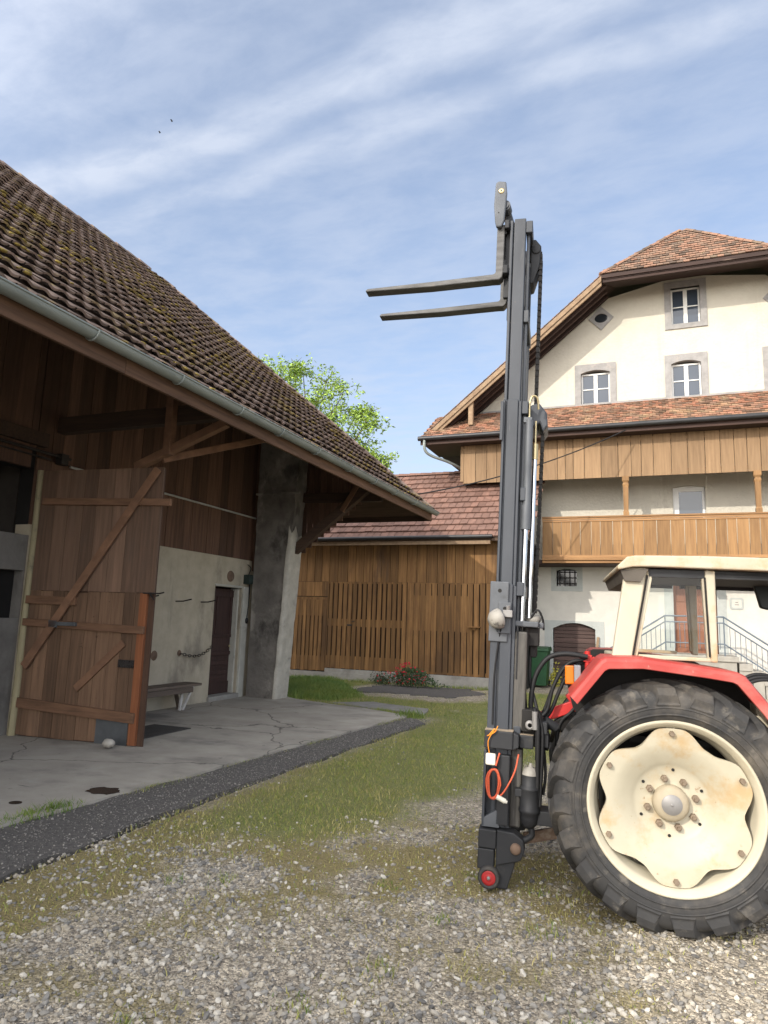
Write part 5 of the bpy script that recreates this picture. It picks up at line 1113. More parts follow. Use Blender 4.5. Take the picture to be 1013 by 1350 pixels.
    for i in range(8):
        a = 2 * PI * (i + .32) / 8; c = (WX_ + .142 * math.cos(a), 0, WZ_ + .142 * math.sin(a)); mb = MB(); mb.lathe([(0, Y(.118)), (.010, Y(.118)), (.012, Y(.135)), (.021, Y(.136)), (.022, Y(.165))], c, 'y', 6, smooth=False); P('wheel_nut', mb, 'nut', wh, fix=True)
    for i in range(6):
        a = 2 * PI * (i + .42) / 6; mb = MB(); mb.lathe([(0, Y(.158)), (.0095, Y(.158))], (WX_ + .192 * math.cos(a), 0, WZ_ + .192 * math.sin(a)), 'y', 12); P('bolt_hole', mb, 'dirt_black', wh)
    for a in lob:
        c = (WX_ + .418 * math.cos(a), 0, WZ_ + .418 * math.sin(a)); mb = MB(); mb.lathe([(0, Y(.032)), (.014, Y(.032)), (.017, Y(.038)), (.018, Y(.062))], c, 'y', 6, smooth=False); P('rim_bolt', mb, 'nut', wh, fix=True)
        mb = MB(); mb.beam((c[0] * 1, Y(.075), c[2]), (WX_ + .45 * math.cos(a), Y(.095), WZ_ + .45 * math.sin(a)), .05, .02, (0, 1, 0)); P('rim_lug', mb, 'cream_paint', wh)
    return wh
rear_wheel(0., 1); rear_wheel(1.80, -1)
# axle, gearbox, bonnet, front wheels
mb = MB(); mb.lathe([(.0, .30), (.30, .30), (.31, .20), (.24, .19), (.13, .45), (.12, 1.36), (.24, 1.60), (.30, 1.5), (0, 1.5)], (WX_, 0, WZ_), 'y', 24); P('axle_housing', mb, 'dirt_black')
mb = MB(); mb.box(-.40, .5, .62, 1.18, .42, 1.02); mb.box(.5, 2.7, .66, 1.14, .45, .95); mb.box(-.3, .2, .7, 1.1, 1.02, 1.18); P('gearbox', mb, 'dirt_black', None, .03)
mb = MB(); mb.prism([(1.28, .95), (1.28, 1.52), (1.6, 1.54), (2.75, 1.44), (2.82, 1.38), (2.82, .85)], XZ, .56, 1.24); bon = P('bonnet', mb, 'red_paint', None, .04)
mb = MB(); mb.box(2.818, 2.83, .62, 1.18, .9, 1.34); P('grille', mb, 'steel_black', bon)
mb = MB(); mb.tube([(1.75, .74, 1.45), (1.75, .74, 2.2)], .03, 10); P('exhaust', mb, 'steel_black', bon)
for y, s_ in ((.16, 1), (1.64, -1)):
    mb = MB(); pr_ = [(.23, 0.06), (.27, .0), (.34, -.01), (.41, .02), (.43, .06), (.435, .12), (.43, .18), (.40, .23), (.34, .25), (.27, .24), (.23, .18)]
    mb.lathe([(r, y + s_ * (d - .0)) for r, d in pr_], (2.35, 0, .435), 'y', 48); fw_ = P('front_wheel', mb, 'rubber')
    mb = MB(); mb.lathe([(0, y + s_ * .06), (.12, y + s_ * .06), (.2, y + s_ * .1), (.235, y + s_ * .05), (.24, y + s_ * .18)], (2.35, 0, .435), 'y', 32); P('rim', mb, 'cream_paint', fw_)
mb = MB(); mb.beam((2.35, .3, .45), (2.35, 1.5, .45), .12, .14); P('front_axle', mb, 'steel_black')
# mudguards
def mud(y0, s_):
    Y = lambda d: y0 + s_ * d
    out = [(-.630, 1.322), (-.445, 1.548), (-.415, 1.566), (-.2, 1.572), (.16, 1.530), (.33, 1.508), (.372, 1.488), (.50, 1.325), (.66, 1.10), (.72, .96)]
    inn = [(-.583, 1.272), (-.42, 1.478), (-.395, 1.492), (-.195, 1.502), (.155, 1.466), (.295, 1.448), (.322, 1.436), (.450, 1.278), (.605, 1.06), (.66, .93)]
    mb = MB(); n = len(out); vs = []
    for (a, b), (c, d) in zip(out, inn):
        nx_, nz_ = a - c, b - d; L_ = math.hypot(nx_, nz_); nx_, nz_ = nx_ / L_, nz_ / L_
        vs += [(c, Y(-.030), d), (c + nx_ * .004, Y(-.036), d + nz_ * .004), (a - nx_ * .03, Y(-.034), b - nz_ * .03), (a - nx_ * .010, Y(-.026), b - nz_ * .010), (a, Y(.0), b), (a, Y(.44), b), (a - nx_ * .015, Y(.44), b - nz_ * .015), (a - nx_ * .015, Y(.0), b - nz_ * .015), (a - nx_ * .03, Y(-.02), b - nz_ * .03), (c, Y(-.022), d)]
    k = 10; fs = [(i * k + q, i * k + (q + 1) % k, (i + 1) * k + (q + 1) % k, (i + 1) * k + q) for i in range(n - 1) for q in range(k)] + [tuple(range(k)), tuple(reversed(range((n - 1) * k, n * k)))]
    mb.add(vs, fs, .5); m_ = P('mudguard', mb, 'red_paint', None, 0, True)
    mb = MB(); mb.prism(out + [(.5, .8), (-.3, .8), (-.6, 1.2)], XZ, Y(.445), Y(.46)); P('mudguard_wall', mb, 'dirt_black', m_)
    return m_
mgd = mud(0., 1); mud(1.80, -1)
# cab
CY0, CY1 = .24, 1.56
mb = MB(); prof = [(-.312, 2.120), (-.318, 2.140), (-.255, 2.205), (-.20, 2.214), (.2, 2.214), (1.25, 2.190), (1.36, 2.16), (1.36, 2.12), (1.25, 2.110), (.62, 2.122), (-.10, 2.142), (-.22, 2.140)]
mb.prism(prof, XZ, CY0 - .06, CY1 + .06); croof = P('cab_roof', mb, 'cream_rust', None, .009); mb = MB(); mb.prism([(-.296, 2.122), (-.270, 2.05), (-.17, 2.045), (-.12, 2.13)], XZ, CY0 - .03, CY1 + .03); P('rear_valance', mb, mat('shaded_cream_panel', (.115, .10, .082), (.07, .06, .05), 6., rough=.8, bump=.05), croof)  # valance is cream metal, its shade put into the dark colour
mb = MB(); mb.prism([(-.11, 2.135), (1.25, 2.105), (1.25, 2.085), (-.1, 2.105)], XZ, CY0 + .02, CY1 - .02); P('roof_lining', mb, 'dirt_black', croof)
for y0, y1 in ((CY0, CY0 + .07), (CY1 - .07, CY1)):
    f_ = y0 if y0 == CY0 else y1; sg = -1 if y0 == CY0 else 1
    fx = 0. if sg < 0 else .12
    mb = MB(); mb.prism([(-.358 + fx * 1.4, 1.545), (-.228 + fx, 1.555), (-.122 + fx, 2.14), (-.262 + fx * 1.4, 2.14)], XZ, y0, y1); pp = P('rear_pillar', mb, 'cream_paint', None, .012)
    mb = MB(); mb.prism([(x + fx, z) for x, z in ((-.223, 1.560), (-.198, 1.560), (-.096, 2.07), (-.105, 2.11), (-.122, 2.13))], XZ, y0 + .012, y1 - .012); P('window_frame', mb, 'cream_rust', pp, .004)
    mb = MB(); mb.tube([(-.226 + fx, f_ + sg * .003, 1.575), (-.127 + fx, f_ + sg * .003, 2.09)], .007, 6); P('window_seal', mb, 'dirt_black', pp)
    mb = MB(); mb.prism([(.222 + fx, 2.13), (.284 + fx, 2.125), (.280 + fx, 1.545), (.236 + fx, 1.547)], XZ, y0, y1); pp = P('door_pillar', mb, 'cream_rust', None, .010)
    mb = MB(); mb.prism([(x + fx, z) for x, z in ((.204, 2.10), (.222, 2.10), (.236, 1.57), (.222, 1.57))], XZ, y0 + .015, y1 - .015); P('window_frame', mb, 'cream_rust', pp, .004)
    mb = MB(); mb.tube([(.219 + fx, f_ + sg * .003, 2.08), (.232 + fx, f_ + sg * .003, 1.58)], .006, 6); P('window_seal', mb, 'dirt_black', pp)
    mb = MB(); mb.prism([(1.20, 2.10), (1.25, 2.10), (1.33, 1.50), (1.28, 1.50)], XZ, y0, y1); P('front_pillar', mb, 'cream_paint', None, .01)
    mb = MB(); mb.prism([(-.2, 1.553), (.24, 1.549), (.24, 1.572), (-.19, 1.580)], XZ, y0 - .004, y1); P('window_sill', mb, 'cream_rust', None, .006)
    mb = MB(); mb.prism([(-.115, 2.082), (.222, 2.075), (.222, 2.125), (-.12, 2.13)], XZ, y0 + .012, y1 - .012); mb.prism([(.284, 2.075), (1.2, 2.06), (1.2, 2.10), (.284, 2.12)], XZ, y0 + .02, y1 - .012); P('window_header', mb, 'steel_black', croof)
    yg = (y0 + y1) / 2; mb = MB(); mb.add([(-.19, yg, 1.575), (.222, yg, 1.57), (.21, yg, 2.08), (-.1, yg, 2.08)], [(0, 1, 2, 3)]); P('cab_window', mb, 'clear')
mb = MB(); mb.box(-.33, -.27, CY0 + .07, CY1 - .07, 1.50, 1.56); mb.box(-.23, -.18, CY0 + .07, CY1 - .07, 2.07, 2.11); P('rear_frame', mb, 'cream_paint', None, .008)
mb = MB(); mb.box(-.25, 1.28, CY0 + .08, CY1 - .08, 1.02, 1.06); P('cab_floor', mb, 'dirt_black')
mb = MB(); mb.box(.12, .60, .66, 1.14, 1.20, 1.32); mb.box(.06, .16, .68, 1.12, 1.3, 1.50); P('seat', mb, 'cable', None, .03)
mb = MB(); c_ = V3((.92, .9, 1.50)); mb.tube([c_ + V3((.11 * math.cos(a), .19 * math.sin(a), .11 * math.cos(a))) for a in [2 * PI * i / 24 for i in range(24)]], .014, 8, closed=True); mb.tube([c_, c_ + V3((.25, 0, -.4))], .02, 8); mb.tube([c_ + V3((-.1, 0, -.1)), c_ + V3((.1, 0, .1))], .01, 6); P('steering_wheel', mb, 'cable')
a, b = tl_(994, 768, 1.3), tl_(1010, 802, 1.3); mb = MB(); mb.prism([(a.x - .01, a.z), (b.x + .05, a.z + .02), (b.x + .07, b.z + .03), (b.x + .02, b.z - .015), (a.x + .035, b.z)], XZ, 1.28, 1.33); mi = P('mirror', mb, 'mirror_black', None, .012)
mb = MB(); mb.tube(smooth_path([(b.x + .05, 1.32, a.z - .03), (b.x + .12, 1.36, a.z + .06), (b.x + .28, 1.45, a.z + .09)]), .012, 6); P('mirror_arm', mb, 'steel_black', mi)
# bits under the cab on the right
mb = MB()
for d in (0, .03, .06): mb.tube(smooth_path([(.42, .34 + d, 1.40 + d * .5), (.56, .34 + d, 1.45 + d * .5), (.8, .36 + d, 1.42)]), .012, 6)
P('side_hose', mb, 'cable'); mb = MB(); mb.box(.50, .9, .3, .5, 1.16, 1.32); P('fuel_tank', mb, 'cream_paint', None, .012); mb = MB(); mb.box(.6, .95, .1, .4, .52, .56); P('side_step', mb, 'cream_paint', None, .012)
# rear fittings
q = tl_(775, 869, .62); mb = MB(); mb.tube([(q.x, .62, q.z + .055), (q.x, .62, q.z - .14)], .021, 8); mb.tube([(q.x - .05, .62, q.z + .005), (q.x + .18, .62, q.z + .0)], .016, 8); mb.box(q.x - .03, q.x + .03, .60, .64, q.z - .02, q.z + .03); mb.tube([(q.x - .055, .62, q.z - .14), (q.x + .02, .62, q.z - .15)], .022, 8); mb.box(q.x + .02, q.x + .2, .60, .72, q.z - .16, q.z + .0)
P('hose_coupler', mb, 'red_bright', None, .004)
a, b = tl_(745, 877, .42), tl_(757, 902, .42); mb = MB(); mb.box(a.x, b.x, .39, .46, b.z, a.z); il = P('indicator_lamp', mb, 'amber', None, .008)
mb = MB(); mb.box(b.x + .001, b.x + .045, .385, .465, b.z - .004, a.z + .004); mb.tube([(b.x + .04, .43, (a.z + b.z) / 2), (b.x + .13, .45, (a.z + b.z) / 2 - .02)], .012, 6); P('lamp_body', mb, 'lens_grey', il, .006)
a, b = tl_(712, 946, .72), tl_(757, 928, .72); mb = MB(); mb.beam((a.x, .72, a.z), (b.x + .03, .72, b.z), .05, .075); mb.beam((b.x + .02, .72, b.z - .02), (b.x - .045, .72, b.z + .07), .05, .04); P('lift_arm', mb, 'red_bright', None, .006)
mb = MB(); mb.beam((b.x + .03, .72, b.z), (b.x + .25, .76, b.z - .1), .06, .07); mb.beam((b.x - .1, .72, b.z - .1), (b.x - .0, .74, b.z - .26), .05, .09); P('lift_bracket', mb, 'dirt_black', None, .005)
a, b = tl_(728, 957, .86), tl_(752, 966, .86); mb = MB(); mb.tube([(a.x - .12, .86, a.z + .01), (b.x + .25, .86, b.z - .02)], .026, 10); P('top_link', mb, 'rust')
for y in (.60, 1.20):
    mb = MB(); mb.beam((-.93, y, .285), (-.66, y + .01, .352), .03, .075); mb.beam((-.66, y + .01, .352), (.0, y + .06, .50), .03, .06); P('lower_link', mb, 'rust', None, .005)
for i, (ps, r) in enumerate(((((775, 866), (745, 862), (722, 868), (706, 892), (700, 925), (702, 948)), .017), (((772, 869), (748, 876), (730, 905), (722, 935), (711, 947), (705, 952)), .013), (((774, 870), (752, 884), (738, 910), (726, 938), (714, 951), (708, 955)), .013), (((765, 872), (742, 880), (727, 912), (717, 938), (708, 949), (703, 953)), .012), (((762, 928), (752, 940), (741, 950), (735, 968), (734, 988)), .014))):
    mb = MB(); mb.tube(smooth_path([tl_(x, y, .58 + .03 * i) for x, y in ps], 6), r, 8); P('hydraulic_hose', mb, 'cable')

# ------------------------------------------------------------------ forklift mast hung on the tractor
MO = Matrix.Translation(TO) @ (Matrix.Rotation(TB0, 4, 'Z') @ V3((-1.15, .6, 0))) + FRA.to_3x3() @ V3((0, .3, 0)); MT = .030
mast = thing('forklift_mast', 'tall anthracite forklift mast with two raised forks, mounted behind the tractor', 'forklift mast', MO, TB, tilt=MT)
def Q(name, mb, m, parent=None, bevel=0., **k): return part(name, mb, m, parent or mast, bevel, True, **k)
MI = (Matrix.Translation(MO) @ Matrix.Rotation(TB, 4, 'Z') @ Matrix.Rotation(MT, 4, 'Y')).inverted()
def ml(px_, py_, y=-.3):            # survey helper in the mast's own frame
    c = MI @ CPOS; r = MI.to_3x3() @ (CR @ _d(px_, py_)); return c + r * ((y - c.y) / r.y)
for s_ in (-1, 1):
    Yb = lambda a, b: (s_ * a, s_ * b) if s_ > 0 else (-b, -a)
    # outer rail: channel with a groove, then the middle and the inner rail telescoped out of it
    y0, y1 = Yb(.24, .345); mb = MB(); mb.box(-.022, .032, y0, y1, .32, 2.03); mb.box(.030, .048, *Yb(.24, .325), .32, 2.03); mb.box(.046, .125, y0, y1, .32, 2.03); mb.box(.125, .150, *Yb(.24, .328), .32, 2.02); Q('outer_rail', mb, 'steel_dark', None, .004)
    y0, y1 = Yb(.225, .315); mb = MB(); mb.box(.002, .022, y0, y1, .5, 3.42); mb.box(.021, .036, *Yb(.225, .295), .5, 3.42); mb.box(.035, .118, y0, y1, .5, 3.42); mb.box(.118, .142, *Yb(.225, .305), .5, 3.41); mb.box(.150, .175, *Yb(.2, .26), .5, 3.36); Q('middle_rail', mb, 'steel_dark', None, .006)
    y0, y1 = Yb(.205, .285); mb = MB(); mb.box(.008, .03, y0, y1, 1.4, 4.90); mb.box(.029, .04, *Yb(.205, .265), 1.4, 4.89); mb.box(.039, .128, y0, y1, 1.4, 4.91); mb.box(.137, .160, *Yb(.18, .24), 1.4, 4.86); Q('inner_rail', mb, 'steel_dark', None, .010)
    # lap plates
    y0, y1 = Yb(.346, .362); mb = MB(); mb.box(-.034, .098, y0, y1, 1.62, 2.045); pl_ = Q('head_plate', mb, 'steel_grey', None, .006)
    y0, y1 = Yb(.363, .376); mb = MB(); mb.box(.030, .118, y0, y1, 1.68, 1.90); Q('stop_plate', mb, 'steel_grey', pl_, .004)
    mb = MB(); yy = s_ * .3625; mb.lathe([(0, yy), (.014, yy)], (.035, 0, 1.98), 'y', 14); yy = s_ * .377; mb.lathe([(0, yy), (.013, yy)], (.075, 0, 1.855), 'y', 14); Q('bolt_hole', mb, 'dirt_black', pl_)
    y0, y1 = Yb(.318, .332); mb = MB(); mb.box(-.012, .01, y0, y1, 3.1, 3.40); Q('guide_strip', mb, 'steel_dark', None, .003)
# cross members
for z, x0, x1, y in ((2.0, .15, .2, .33), (3.36, .145, .19, .3), (4.84, .13, .18, .28), (1.0, .16, .21, .33), (2.7, .15, .19, .29), (4.1, .13, .17, .27)):
    mb = MB(); mb.box(x0, x1, -y, y, z - .05, z + .05); Q('cross_member', mb, 'steel_dark', None, .006)
mb = MB(); mb.box(-.030, .165, -.42, .42, .90, 1.02); mb.prism([(.165, .90), (.205, .92), (.205, 1.0), (.165, 1.02)], XZ, -.42, .42); mb.box(.205, .30, -.36, .36, .91, 1.0); cb = Q('frame_bar', mb, 'steel_black', None, .008)
mb = MB(); mb.box(-.028, .163, -.417, -.2, 1.0205, 1.0235); mb.box(.206, .298, -.355, -.1, 1.0005, 1.003); Q('dust_film', mb, mat('dust', (.36, .29, .21), (.26, .21, .155), 12., rough=1., bump=.2), cb)
for s_ in (-1, 1):
    Yb = lambda a, b: (s_ * a, s_ * b) if s_ > 0 else (-b, -a)
    mb = MB(); mb.prism([(-.028, .39), (-.028, .60), (.0, .78), (.0, .885), (.045, .885), (.06, .60), (.085, .39)], XZ, *Yb(.33, .345)); mb.box(-.03, -.012, *Yb(.345, .40), .39, .885); Q('side_plate', mb, 'steel_dark', None, .003)
    mb = MB(); mb.prism([(-.026, .385), (.09, .385), (.072, .50), (-.02, .44)], XZ, *Yb(.345, .40)); Q('gusset', mb, 'steel_grey', None, .003)
    mb = MB(); mb.box(.062, .148, *Yb(.345, .40), .40, .86); Q('leg_post', mb, 'steel_black', None, .008)
    mb = MB(); mb.box(-.045, .075, *Yb(.30, .43), .255, .375); mb.box(-.045, .065, *Yb(.32, .425), .12, .252); mb.prism([(.076, .15), (.24, .20), (.262, .26), (.255, .33), (.19, .372), (.076, .378)], XZ, *Yb(.30, .42)); mb.prism([(.075, .005), (.155, .005), (.20, .16), (.20, .2), (.075, .16)], XZ, *Yb(.31, .40)); Q('foot', mb, 'steel_black', None, .008)
    mb = MB(); yy = s_ * .42; mb.lathe([(0, yy + s_ * .03), (.026, yy + s_ * .03), (.036, yy + s_ * .015), (.036, yy - s_ * .02)], (.205, 0, .275), 'y', 20); Q('hitch_pin', mb, 'rust')
    cx_ = .036; mb = MB(); mb.lathe([(.046, s_ * .40), (.046, s_ * .452), (.056, s_ * .462), (.068, s_ * .456), (.073, s_ * .44), (.073, s_ * .415), (.066, s_ * .402), (.046, s_ * .40)], (cx_, 0, .078), 'y', 36); cw = Q('castor', mb, 'rubber')
    mb = MB(); mb.lathe([(0, s_ * .452), (.018, s_ * .452), (.03, s_ * .446), (.046, s_ * .454), (.048, s_ * .41)], (cx_, 0, .078), 'y', 28); Q('castor_rim', mb, 'wheel_red', cw); mb = MB(); mb.lathe([(0, s_ * .462), (.010, s_ * .462), (.013, s_ * .452)], (cx_, 0, .078), 'y', 8); Q('castor_hub', mb, 'hub_grey', cw)
# lift rams
mb = MB(); mb.tube([(.200, -.26, 2.60), (.200, -.26, 3.27)], .029, 16); mb.tube([(.197, -.26, 2.44), (.197, -.26, 2.62)], .034, 16); mb.box(.16, .22, -.28, -.2, 3.25, 3.29); r1 = Q('lift_ram', mb, 'steel_grey')
mb = MB(); mb.tube([(.190, -.26, 1.76), (.195, -.26, 2.45)], .0195, 16); Q('ram_rod', mb, 'chrome', r1)
mb = MB(); mb.tube([(.15, -.20, 2.62), (.135, -.24, 2.68), (.16, -.2, 2.74)], .018, 8); Q('ram_clamp', mb, 'iron', r1)
mb = MB(); mb.tube([(.247, -.2, 2.98), (.247, -.2, 3.10)], .022, 12); r2 = Q('lift_ram', mb, 'brass'); mb = MB(); mb.tube([(.238, -.2, 1.80), (.246, -.2, 2.98)], .0175, 16); Q('ram_rod', mb, 'chrome', r2)
mb = MB(); mb.tube(smooth_path([(.20, -.27, 3.27), (.20, -.27, 3.40), (.222, -.27, 3.455), (.255, -.26, 3.44), (.265, -.24, 3.36)]), .0085, 8); mb.tube([(.247, -.2, 3.10), (.247, -.2, 3.28)], .008, 8); Q('oil_pipe', mb, 'brass')
# chain sheaves and chains
mb = MB(); mb.prism([(.17, 3.22), (.20, 3.42), (.265, 3.44), (.325, 3.36), (.335, 3.26), (.30, 3.21), (.275, 3.28), (.22, 3.24)], XZ, -.16, .16); Q('sheave_bracket', mb, 'steel_dark', None, .012)
mb = MB(); mb.box(.145, .215, -.22, .0, 3.235, 3.265); Q('ram_saddle', mb, 'steel_black', None, .006)
mb = MB(); mb.prism([(.165, 4.45), (.165, 4.83), (.20, 4.83), (.245, 4.77), (.232, 4.60), (.19, 4.46)], XZ, -.10, .10); mb.lathe([(0, -.11), (.036, -.11), (.036, .11), (0, .11)], (.205, 0, 4.74), 'y', 20); Q('top_sheave', mb, 'steel_black', None, .006)
def chain(x0, z0, x1, z1, y, name='lift_chain'):
    mb = MB(); n = int(abs(z1 - z0) / .0245)
    for i in range(n):
        t = i / n; x = x0 + (x1 - x0) * t; z = z0 + (z1 - z0) * t; w = .013 if i % 2 else .009; d = .026 if i % 2 else .019
        mb.box(x - w, x + w, y - d, y + d, z - .016, z + .016)
    return Q(name, mb, 'chain')
for y in (-.055, .055): chain(.243, 4.72, .236, 3.40, y); chain(.296, 3.25, .274, 1.80, y)
# valve plate, hanging hoses
mb = MB(); mb.prism([(-.31, 1.735), (.31, 1.735), (.31, 1.775), (-.31, 1.775)], YZ, .118, .31); mb.box(.31, .345, -.24, .1, 1.73, 1.772); Q('ram_plate', mb, 'steel_grey', None, .008)
mb = MB(); mb.box(.22, .315, -.24, .0, 1.60, 1.733); mb.box(.25, .30, -.2, .0, 1.52, 1.61); mb.tube([(.23, -.22, 1.73), (.23, -.22, 1.60)], .03, 10); Q('valve_block', mb, 'dirt_black', None, .008)
mb = MB(); mb.ball((.265, -.16, 1.795), .05, 8, (1.2, .9, .9)); Q('dusty_cap', mb, 'worklamp'); mb = MB(); mb.tube(smooth_path([(.25, -.2, 1.80), (.30, -.22, 1.86), (.335, -.2, 1.80), (.345, -.18, 1.72)]), .008, 6); Q('pipe_loop', mb, 'cable')
chain(.135, 1.72, .14, 1.36, -.30, 'loose_chain')
mb = MB(); mb.box(.110, .125, -.335, -.30, 1.37, 1.74); mb.box(.163, .172, -.335, -.30, 1.37, 1.74); mb.box(.110, .172, -.315, -.305, 1.36, 1.38); Q('chain_guard', mb, 'steel_black', None, .003)
for i, pts in enumerate((((.20, -.24, 1.70), (.205, -.25, 1.45), (.215, -.24, 1.2), (.22, -.26, 1.03)), ((.225, -.2, 1.62), (.215, -.22, 1.4), (.235, -.2, 1.15), (.25, -.22, .98)), ((.255, -.18, 1.60), (.26, -.2, 1.36), (.31, -.24, 1.18), (.33, -.3, 1.05)), ((.185, -.26, 1.75), (.18, -.27, 1.4), (.185, -.26, 1.02)))):
    mb = MB(); mb.tube(smooth_path(pts, 8), (.011, .013, .012, .009)[i], 8); Q('mast_hose', mb, 'cable')
mb = MB(); mb.box(.150, .236, -.325, -.16, 1.024, 1.70); mb.box(.150, .225, -.32, -.16, .38, .898); Q('grease_column', mb, mat('greasy_rail', (.115, .108, .096), (.058, .055, .05), 5., (8, 8, .8), .55, bump=.2, stains=[((.04, .036, .033), (20, 20, 1.2), .52, .62, .9)]), None, .012)
# hydraulics at the hitch
q = ml(699, 956, -.36); mb = MB(); mb.box(.215, .30, -.34, -.2, 1.02, 1.17); mb.lathe([(.016, -.37), (.034, -.37), (.04, -.35), (.04, -.3)], (q.x, 0, q.z), 'y', 20); mb.prism([(.23, .93), (.40, .90), (.41, .98), (.36, 1.12), (.30, 1.17), (.22, 1.14)], XZ, -.30, -.1); hb = Q('hitch_block', mb, 'dirt_black', None, .006)
mb = MB(); mb.lathe([(.014, -.382), (.022, -.385), (.032, -.376), (.034, -.365)], (q.x, 0, q.z), 'y', 20); Q('pin_bush', mb, 'hub_grey', hb)
mb = MB(); mb.tube([(.37, -.3, 1.1), (.45, -.28, 1.06)], .035, 10); mb.tube([(.34, -.34, .84), (.34, -.34, 1.0)], .03, 8); mb.box(.31, .40, -.36, -.24, .93, 1.03); mb.box(.33, .39, -.38, -.3, 1.02, 1.10); Q('coupling', mb, 'steel_black', hb, .006)
for i, pts in enumerate((((.30, -.40, 1.19), (.325, -.40, 1.10), (.33, -.40, .98), (.335, -.38, .6)), ((.33, -.37, 1.14), (.355, -.38, 1.05), (.36, -.38, .9), (.352, -.37, .55)), ((.37, -.34, .92), (.385, -.34, .75), (.372, -.34, .62)))):
    mb = MB(); mb.tube(smooth_path(pts, 8), (.016, .013, .010)[i], 8); Q('hydraulic_hose', mb, 'cable')
mb = MB(); mb.tube([(.305, -.40, 1.17), (.31, -.40, 1.05)], .021, 10); Q('hose_sleeve', mb, 'hub_grey')
q = ml(699, 1040, -.36); c = (q.x, -.36, 0); mb = MB(); mb.lathe([(0, .40), (.03, .402), (.055, .43), (.063, .47), (.063, .495), (.073, .505), (.073, .525), (.066, .535), (.064, .645), (.067, .65), (.067, .665), (.056, .67), (.056, .745)], c, 'z', 28); acc = Q('accumulator', mb, 'steel_black')
mb = MB(); mb.lathe([(.056, .745), (.050, .77), (.033, .79), (.012, .797), (.010, .82), (0, .821)], c, 'z', 24); Q('accumulator_cap', mb, 'worklamp', acc)
mb = MB(); mb.box(q.x - .10, q.x - .04, -.39, -.33, .60, .65); Q('accumulator_clamp', mb, 'steel_black', acc, .004); mb = MB(); mb.box(q.x - .03, q.x + .16, -.38, -.2, .43, .52); mb.tube(smooth_path([(q.x, -.36, .43), (q.x + .02, -.36, .36), (q.x - .04, -.36, .31)]), .022, 8); Q('accumulator_bracket', mb, 'steel_black', acc, .004)
# work lamp, socket
q = ml(659, 815, -.44); mb = MB(); mb.lathe([(.0, -.085), (.03, -.082), (.058, -.06), (.07, -.02), (.072, .0), (.06, .01), (0, .012)], (0, 0, 0), 'y', 28, m=Matrix.Translation((q.x, -.42, q.z)) @ Matrix.Rotation(math.radians(-62), 4, 'Z') @ Matrix.Rotation(math.radians(18), 4, 'X')); wl = Q('work_lamp', mb, 'worklamp')
mb = MB(); mb.box(q.x + .02, q.x + .085, -.43, -.36, q.z + .01, q.z + .06); mb.tube([(q.x + .055, -.42, q.z + .09), (q.x + .055, -.40, q.z + .02)], .015, 8); Q('lamp_bracket', mb, 'hub_grey', wl, .004)
mb = MB(); mb.tube(smooth_path([(q.x + .01, -.40, q.z - .06), (q.x - .005, -.355, q.z - .14), (.018, -.352, 1.4), (.016, -.352, 1.05)]), .006, 6); Q('lamp_wire', mb, 'cable', wl)
# carriage and forks
for s_ in (-1, 1):
    Yb = lambda a, b: (s_ * a, s_ * b) if s_ > 0 else (-b, -a)
    mb = MB(); dx = 0. if s_ < 0 else .075; mb.prism([(x + dx, z) for x, z in ((-.112, 4.88), (-.125, 5.02), (-.117, 5.21), (-.095, 5.225), (-.035, 5.215), (-.025, 5.12), (-.040, 4.88), (-.06, 4.83), (-.10, 4.83))], XZ, *Yb(.29, .325)); cp = Q('carriage_plate', mb, 'steel_grey', None, .010)
    mb = MB(); yy = s_ * .326; mb.lathe([(.006, yy + s_ * .004), (.014, yy + s_ * .006), (.022, yy + s_ * .003), (.024, yy)], (-.07 + dx, 0, 5.135), 'y', 20); Q('pivot_bush', mb, 'brass', cp)
    mb = MB(); mb.lathe([(0, s_ * .327), (.005, s_ * .327)], (-.085 + dx, 0, 4.95), 'y', 8); Q('bolt_hole', mb, 'dirt_black', cp)
    mb = MB(); mb.box(-.035, .012, *Yb(.185, .225), 4.28, 4.98); mb.box(.0, .05, *Yb(.16, .20), 4.35, 4.9); Q('carriage_side', mb, 'steel_black', None, .008)
    yc = s_ * .235; w = .05
    mb = MB(); sec = [(-.055, 4.86, .018), (-.055, 4.50, .020), (-.065, 4.445, .024)]
    xo = [(-.035, 4.87), (-.095, 4.87), (-.095, 4.47), (-.11, 4.455), (-.55, 4.425), (-1.135, 4.392), (-1.150, 4.380), (-1.150, 4.366), (-.6, 4.378), (-.12, 4.405), (-.065, 4.405), (-.042, 4.43), (-.035, 4.47)]
    mb.prism(xo, XZ, yc - w, yc + w); fk = Q('fork', mb, 'fork_steel', None, .007)
    mb = MB(); mb.box(-.075, -.02, yc - .03, yc + .055, 4.52, 4.58); mb.box(-.07, -.02, yc - .03, yc + .055, 4.80, 4.85); Q('fork_hook', mb, 'steel_black', fk, .006)
mb = MB(); mb.tube([(-.045, -.3, 5.03), (.02, .3, 5.03)], .034, 14); mb.tube([(-.043, -.29, 5.03), (-.034, -.2, 5.03)], .045, 14); cbm = Q('carriage_tube', mb, 'steel_dark')
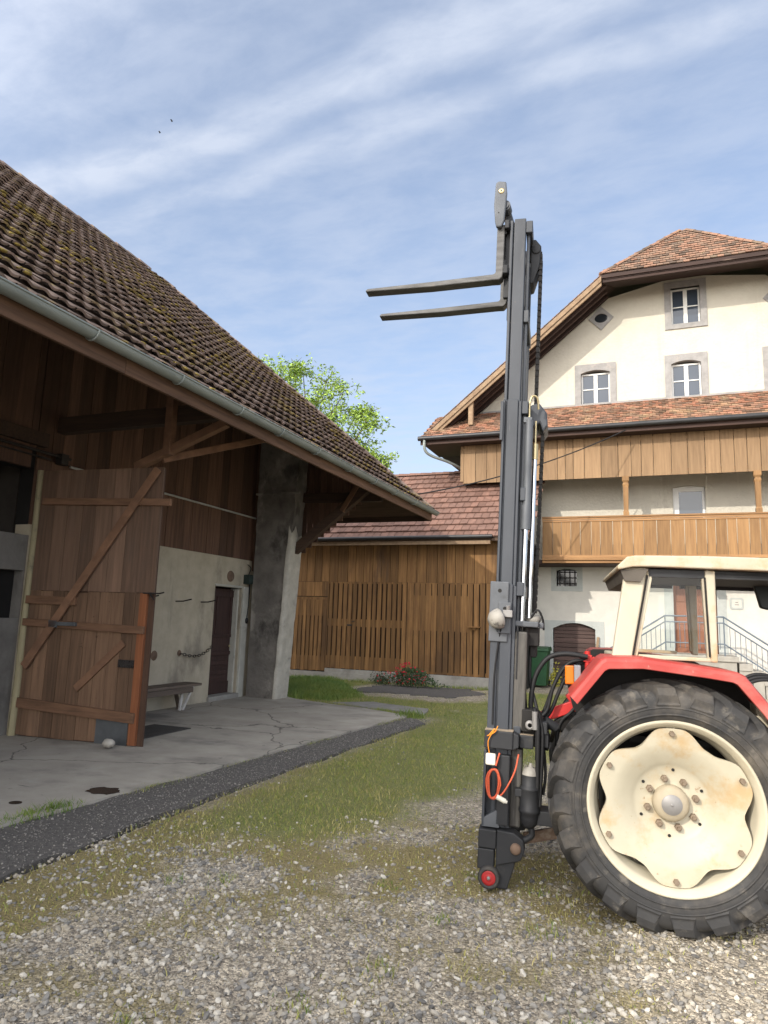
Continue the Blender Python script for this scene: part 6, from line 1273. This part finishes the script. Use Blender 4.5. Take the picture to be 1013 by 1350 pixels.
mb = MB(); mb.tube([(-.041, -.2, 5.03), (-.013, .0, 5.03)], .0358, 14); Q('rust_patch', mb, 'rust', cbm)
for z in (4.86, 4.48): mb = MB(); mb.box(-.035, .0, -.31, .31, z - .035, z + .035); Q('carriage_bar', mb, 'steel_black', None, .006)
# things hung on the mast
q = ml(647, 1001, -.44); mb = MB(); mb.box(q.x - .034, q.x + .034, -.45, -.41, q.z - .038, q.z + .038); jb = Q('socket_box', mb, 'box_white', None, .010)
mb = MB(); mb.tube(smooth_path([(q.x - .01, -.43, q.z + .03), (q.x - .02, -.44, q.z + .12), (q.x + .02, -.43, q.z + .20), (q.x - .015, -.425, q.z + .16)]), .004, 6); mb.tube(smooth_path([(q.x - .03, -.43, q.z + .15), (q.x + .02, -.44, q.z + .18), (q.x + .04, -.42, q.z + .22)]), .004, 6); Q('tie_string', mb, 'orange_tie', jb)
cord = thing('extension_cord', 'coiled orange cord with a pale plug hanging on the mast', 'cord', MO, TB, tilt=MT)
c = ml(649, 1034, -.45); mb = MB(); pts = []
for i in range(72): a = 2 * PI * i / 24; pts.append((c.x + (.040 + .004 * math.sin(i * .7)) * math.cos(a) + .006 * (i // 24) , -.425 - .005 * (i // 24) + .006 * math.sin(a * .5), c.z + (.098 + .005 * math.cos(i * .5)) * math.sin(a)))
mb.tube(pts, .0065, 6); d = ml(684, 995, -.40); e = ml(660, 1050, -.42); mb.tube(smooth_path([(d.x, -.385, d.z), (d.x - .025, -.41, d.z - .12), (e.x + .02, -.43, e.z + .03), (e.x - .03, -.435, e.z - .01)]), .0065, 6)
mb.tube(smooth_path([(c.x + .02, -.44, c.z + .12), (c.x + .03, -.43, c.z + .16), (c.x + .04, -.41, c.z + .2)]), .0065, 6)
part('cord', mb, 'orange_cord', cord, local=True)
q = ml(661, 1053, -.43); mb = MB(); mb.tube([(q.x - .03, -.44, q.z + .012), (q.x + .028, -.44, q.z - .012)], .017, 10); mb.tube([(q.x + .028, -.44, q.z - .012), (q.x + .04, -.44, q.z - .017)], .011, 8); part('plug', mb, 'box_white', cord, local=True)
